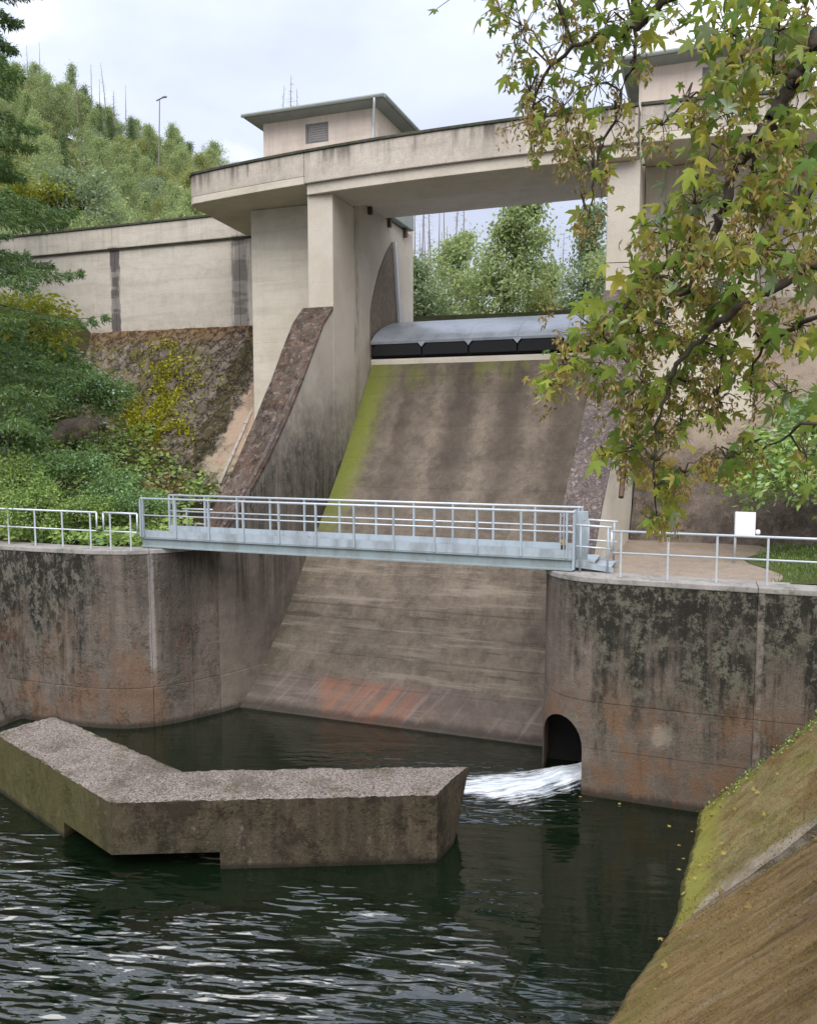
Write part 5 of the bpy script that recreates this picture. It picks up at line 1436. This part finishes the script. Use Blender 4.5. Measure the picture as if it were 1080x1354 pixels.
tfaces = np.array([(0, 1 + i, 1 + (i + 1) % nr) for i in range(nr)])
templates = [leaf_template(c, f) for c, f in ((.35, .2), (.7, .4), (.25, .75), (.95, .25))]
blobs = [  # photo column, row, radii, leaves, seed bunches, distance
    (690, 40, 38, 45, 20, 14, 5.2), (745, 50, 45, 50, 26, 22, 5.2), (800, 30, 45, 40, 30, 16, 5.0), (700, 120, 34, 45, 14, 22, 5.3), (745, 140, 42, 45, 14, 30, 5.3),
    (790, 110, 35, 45, 20, 16, 5.1), (718, 170, 30, 25, 8, 14, 5.3), (705, 207, 10, 12, 3, 1, 5.3), (760, 200, 25, 25, 6, 16, 5.2), (785, 235, 14, 40, 8, 14, 5.2), (775, 285, 14, 14, 5, 7, 5.2),
    (815, 160, 22, 36, 5, 8, 5.1), (660, 15, 25, 20, 8, 4, 5.4), (870, 15, 50, 25, 18, 6, 4.8), (840, 75, 30, 20, 5, 5, 4.9), (875, 165, 36, 22, 7, 9, 4.8), (905, 128, 26, 14, 3, 3, 4.8),
    (960, 40, 45, 45, 24, 8, 4.3), (1030, 40, 55, 50, 34, 16, 4.2), (975, 95, 45, 35, 26, 8, 4.3), (1050, 110, 45, 45, 26, 18, 4.2), (960, 150, 35, 40, 16, 16, 4.5), (1030, 190, 50, 45, 26, 24, 4.3),
    (935, 215, 30, 25, 12, 8, 4.6), (1000, 250, 50, 40, 24, 30, 4.4), (1055, 270, 40, 45, 20, 22, 4.3), (920, 270, 40, 30, 26, 16, 4.7), (880, 310, 38, 30, 26, 18, 4.9), (940, 330, 45, 30, 26, 30, 4.7),
    (1010, 330, 50, 35, 22, 34, 4.5), (1060, 350, 30, 35, 10, 14, 4.5), (860, 365, 35, 28, 24, 20, 5.0), (915, 385, 45, 28, 24, 30, 4.9), (975, 400, 45, 28, 20, 30, 4.7), (825, 405, 30, 24, 22, 12, 5.1),
    (790, 435, 32, 25, 22, 16, 5.2), (845, 440, 40, 28, 24, 24, 5.1), (900, 450, 45, 30, 26, 30, 5.0), (955, 470, 40, 30, 16, 26, 4.9), (745, 480, 28, 22, 18, 16, 5.3), (728, 510, 14, 14, 9, 3, 5.3),
    (785, 495, 24, 18, 6, 14, 5.3), (850, 505, 40, 22, 14, 22, 5.2), (905, 505, 35, 22, 10, 20, 5.1), (945, 530, 22, 28, 4, 16, 5.0), (855, 550, 32, 26, 16, 22, 5.3), (835, 590, 26, 22, 14, 16, 5.3),
    (800, 602, 14, 10, 6, 2, 5.4), (865, 610, 30, 20, 8, 16, 5.3), (900, 560, 18, 25, 4, 8, 5.2), (885, 645, 22, 20, 12, 6, 5.3), (868, 685, 20, 12, 10, 8, 5.3), (905, 625, 16, 15, 5, 5, 5.2),
    (960, 605, 28, 16, 6, 14, 5.1), (990, 585, 20, 14, 6, 6, 5.0), (1060, 430, 25, 25, 8, 10, 4.6), (1010, 450, 18, 18, 5, 4, 4.8), (1040, 520, 35, 25, 14, 6, 4.8), (1065, 600, 22, 40, 12, 6, 4.8), (1000, 500, 22, 16, 8, 5, 4.9)]
# canopy above the frame
for k in range(26): blobs.append((rng.uniform(680, 1250), rng.uniform(-420, -30), 70, 50, 22, 8, rng.uniform(3.9, 5.2)))
limbs = [([(1260, -260), (1140, -60), (1075, 59), (1060, 94), (1035, 130), (1015, 163), (993, 194), (973, 223), (961, 257), (949, 290), (933, 328), (915, 372), (893, 405), (870, 428)], 3.85, 4.55, .05, .011),
         ([(1260, 240), (1130, 320), (1080, 345), (1020, 382), (965, 415), (945, 432), (905, 470), (880, 520), (868, 580), (862, 640)], 3.9, 5.0, .032, .006),
         ([(1260, -320), (1090, -120), (960, -50), (876, 0), (843, 33), (800, 45), (745, 70), (715, 110), (700, 160)], 4.0, 5.3, .035, .005),
         ([(1035, 130), (1050, 180), (1058, 230), (1062, 290)], 4.3, 4.4, .018, .006), ([(993, 194), (1000, 260), (985, 330), (970, 400), (955, 480), (950, 535)], 4.45, 4.9, .016, .004),
         ([(843, 33), (835, 90), (815, 150), (790, 210), (783, 260), (778, 290)], 4.95, 5.2, .012, .003), ([(1200, 520), (1080, 425), (1040, 440), (1000, 470), (985, 520)], 4.2, 5.0, .02, .004),
         ([(933, 328), (880, 350), (830, 400), (790, 440), (745, 480)], 4.7, 5.3, .014, .003), ([(1060, 94), (980, 90), (930, 120), (880, 160)], 4.25, 4.8, .016, .004), ([(1200, 620), (1080, 560), (1030, 585), (975, 600)], 4.3, 5.1, .014, .003)]
mp_base = at(1560, 700, D=3.6); mp_base[2] = 5.7
mp = thing('maple_tree', 'maple with hanging seed bunches and yellowing leaves reaching in from the upper right', 'tree', tuple(mp_base))
mo = np.array(root_loc(mp))
limb_pts = []
for pts, d0, d1, r0, r1 in limbs:
    sp_ = spline(pts, 4); w = [at(q[0], q[1], D=d0 + (d1 - d0) * i / (len(sp_) - 1)) for i, q in enumerate(sp_)]
    w = [p + rng.normal(size=3) * .012 for p in w]
    MB().tube(w, r0, r1, n=8).build('limb', M_BARK, mp, smooth=True)
    limb_pts += w
trunk_top = at(1260, -260, D=4.0)
MB().tube([mp_base, mp_base + np.array([.1, .1, 1.8]), (mp_base + trunk_top) / 2 + np.array([.3, 0, .2]), trunk_top], .22, .06, n=12).build('trunk', M_BARK, mp, smooth=True)
MB().tube([mp_base + np.array([.1, .1, 1.8]), at(1330, 120, D=3.9), at(1260, 240, D=3.9)], .08, .036, n=8).build('limb', M_BARK, mp, smooth=True)
MB().tube([trunk_top, at(1290, -300, D=4.0), at(1260, -320, D=4.0)], .05, .036, n=8).build('limb', M_BARK, mp, smooth=True)
MB().tube([at(1330, 120, D=3.9), at(1270, 420, D=4.0), at(1200, 520, D=4.2), at(1200, 620, D=4.3)], .035, .018, n=8).build('limb', M_BARK, mp, smooth=True)
limb_arr = np.array(limb_pts)
LP, LS, SP, twigs = [], [], [], MB()
for bx_, by_, rx, ry, nl, ns, D in blobs:
    c = at(bx_, by_, D=D)
    near_ = limb_arr[np.argmin(np.linalg.norm(limb_arr - c, axis=1))]
    mid = (c + near_) / 2 + rng.normal(size=3) * .04 + np.array([0, 0, .05])
    twigs.tube([near_, mid, c], .007, .004, n=5, cap=False)
    def pts_(n):
        g = rng.normal(size=(n, 2)) * .66
        return np.array([at(bx_ + a * rx, by_ + b * ry, D=D + rng.normal() * .28) for a, b in g]).reshape(-1, 3)
    nl = int(nl * (1.0 if bx_ < 850 and by_ < 300 else 1.75)); P_ = pts_(nl); S_ = pts_(int(ns * .6))
    if nl: LP.append(P_); LS.append(np.full(nl, 1.0))
    if len(S_): SP.append(S_)
    for p in list(P_[:6]) + list(S_[:8]):
        twigs.tube([c, (c + p) / 2 + rng.normal(size=3) * .02 + np.array([0, 0, .03]), p], .0035, .002, n=4, cap=False)
twigs.build('twigs', M_BARK, mp, kind='stuff')
LP = np.concatenate(LP); SP = np.concatenate(SP); nL = len(LP)
size = .055 + .07 * rng.random(nL) ** 1.4
tipd = unit(rng.normal(size=(nL, 3)) * np.array([.75, .75, .4]) + np.array([-.12, -.1, -.75]))
nrm = rng.normal(size=(nL, 3)) * .7 + np.array([.1, -.45, .55])
sidev = unit(np.cross(tipd, nrm)); nrm = np.cross(sidev, tipd)
tid = rng.integers(0, 4, nL)
# the leaves that show largest become objects of their own
def in_view(P):
    d = P - np.array([0, 0, CAM_Z]); zf = d @ _cf
    px_ = IMG_W / 2 + F_PX * (d @ _cr) / zf; py_ = IMG_H / 2 - F_PX * (d @ _cu) / zf
    return (px_ > 0) & (px_ < IMG_W) & (py_ > 0) & (py_ < IMG_H), zf
vis, zf = in_view(LP)
score = np.where(vis, size / zf, 0); order = np.argsort(-score); single = set(order[:300].tolist())
lm_ = []
for t in templates:
    lm_.append(np_mesh('maple_leaf', t, tfaces, True))
for i in order[:300]:
    o = link('leaf', lm_[tid[i]], G_MAPLE_O, mp)
    M3 = Matrix((sidev[i], tipd[i], nrm[i])).transposed().to_4x4()
    o.matrix_local = Matrix.Translation(Vector(LP[i] - mo)) @ M3 @ Matrix.Scale(float(size[i]), 4)
rest = np.array([i for i in range(nL) if i not in single])
T = np.array(templates)[tid[rest]]                                   # (n,K,3)
W = LP[rest][:, None, :] + size[rest][:, None, None] * (T[:, :, 0:1] * sidev[rest][:, None, :] + T[:, :, 1:2] * tipd[rest][:, None, :] + T[:, :, 2:3] * nrm[rest][:, None, :])
K = len(tmpl)
Ff = (tfaces[None] + (np.arange(len(rest)) * K)[:, None, None]).reshape(-1, 3)
link('leaf_mass', np_mesh('leaf_mass', W.reshape(-1, 3) - mo, Ff, True), G_MAPLE, mp, kind='stuff')
# seed bunches: winged keys in pairs hanging on a short stalk
C, Dv, Ls = [], [], []
for p in SP:
    n = rng.integers(9, 20)
    hang = p + np.array([0, 0, -1.]) * (rng.random(n) * .11)[:, None] + rng.normal(size=(n, 3)) * .022
    for sgn in (-1, 1):
        C.append(hang); Dv.append(rng.normal(size=(n, 3)) * .55 + np.array([0, 0, -.75])); Ls.append(rng.uniform(.028, .05, n))
C = np.concatenate(C); Dv = np.concatenate(Dv); Ls = np.concatenate(Ls)
link('seed_bunches', np_mesh('seed_bunches', leaf_quads(C, Dv, Ls, .36) - mo, None), G_SEED, mp, kind='stuff')
print('maple leaves', nL, 'seed keys', len(C))

# ================================================================== FALLEN LEAVES
fl = np_mesh('fallen_leaf', leaf_template(.25, .1), tfaces, True)
M_FALL = leafmat('fallen_leaves', [(0.38, 0.30, 0.08), (0.45, 0.36, 0.14), (0.28, 0.15, 0.06)], .2, island=False, gloss=.05)
for px_, py_ in ((905, 1135), (914, 1100), (900, 1150), (872, 1240), (768, 1053), (818, 1062), (886, 1092), (896, 1118)):
    p = at(px_, py_, Z=.012); o = link('floating_leaf', fl, M_FALL); s_ = rng.uniform(.045, .09)
    o.location = p; o.scale = (s_,) * 3; o.rotation_euler = (rng.normal() * .1, rng.normal() * .1, rng.uniform(0, 6))
    tag(o, 'pale fallen leaf floating on the dark water near the mossy bank', 'leaf', 'floating leaves')
n_ = 0
while n_ < 60:
    y = rng.uniform(10, 17.6); x = -.6 + rng.uniform(0, 3.2)
    z = bankA(x, y) + .03 if y > 13.22 else None
    if y > 13.22: 
        if z < .05: continue
    else:
        x0 = -.3 + .084 * (y - 13.3) - .55 - .24 * max(0, 13.2 - y) * .9 - .31 * float(smoothstep(13.6, 12.9, y))
        z = .96 * (x - x0 - .55) - .30 * float(smoothstep(13.6, 12.9, y)) + .05
        if z < .05: continue
    o = link('fallen_leaf', fl, M_FALL); s_ = rng.uniform(.05, .10)
    o.location = (x, y, z + .03); o.scale = (s_,) * 3; o.rotation_euler = (rng.normal() * .3, -.75 + rng.normal() * .3, rng.uniform(0, 6))
    tag(o, 'small dry leaf lying on the mossy sloping bank', 'leaf', 'fallen leaves on the bank'); n_ += 1


# ================================================================== MOSS AND LITTER ON THE SLOPED BANK
N = 26000
u_ = rng.random(N); v_ = rng.random(N)
xa, ya, za = gA(u_[:N // 2] * .72, v_[:N // 2]); xb, yb, zb_ = gB(u_[N // 2:] * .62, v_[N // 2:] * .62)
C = np.stack([np.concatenate([xa, xb]), np.concatenate([ya, yb]), np.concatenate([za, zb_])], 1)
keep = (fbm(C[:, 0] * 1.4, C[:, 1] * 1.4, 5) > -.02) & (C[:, 2] > .04)
C = C[keep]
Dv = rng.normal(size=C.shape) * .6 + np.array([-.45, -.1, .35])
G_TUFT = leafmat('bank_moss_tufts', [(0.16, 0.11, 0.04), (0.28, 0.20, 0.07), (0.33, 0.30, 0.06), (0.22, 0.22, 0.05), (0.42, 0.31, 0.14)], .15, gloss=.02)
o = link('bank_moss', np_mesh('bank_moss', leaf_quads(C, Dv, rng.uniform(.012, .045, len(C)), .45), None), G_TUFT)
tag(o, 'short brown and yellow moss and litter on the sloping bank', 'moss', kind='stuff')
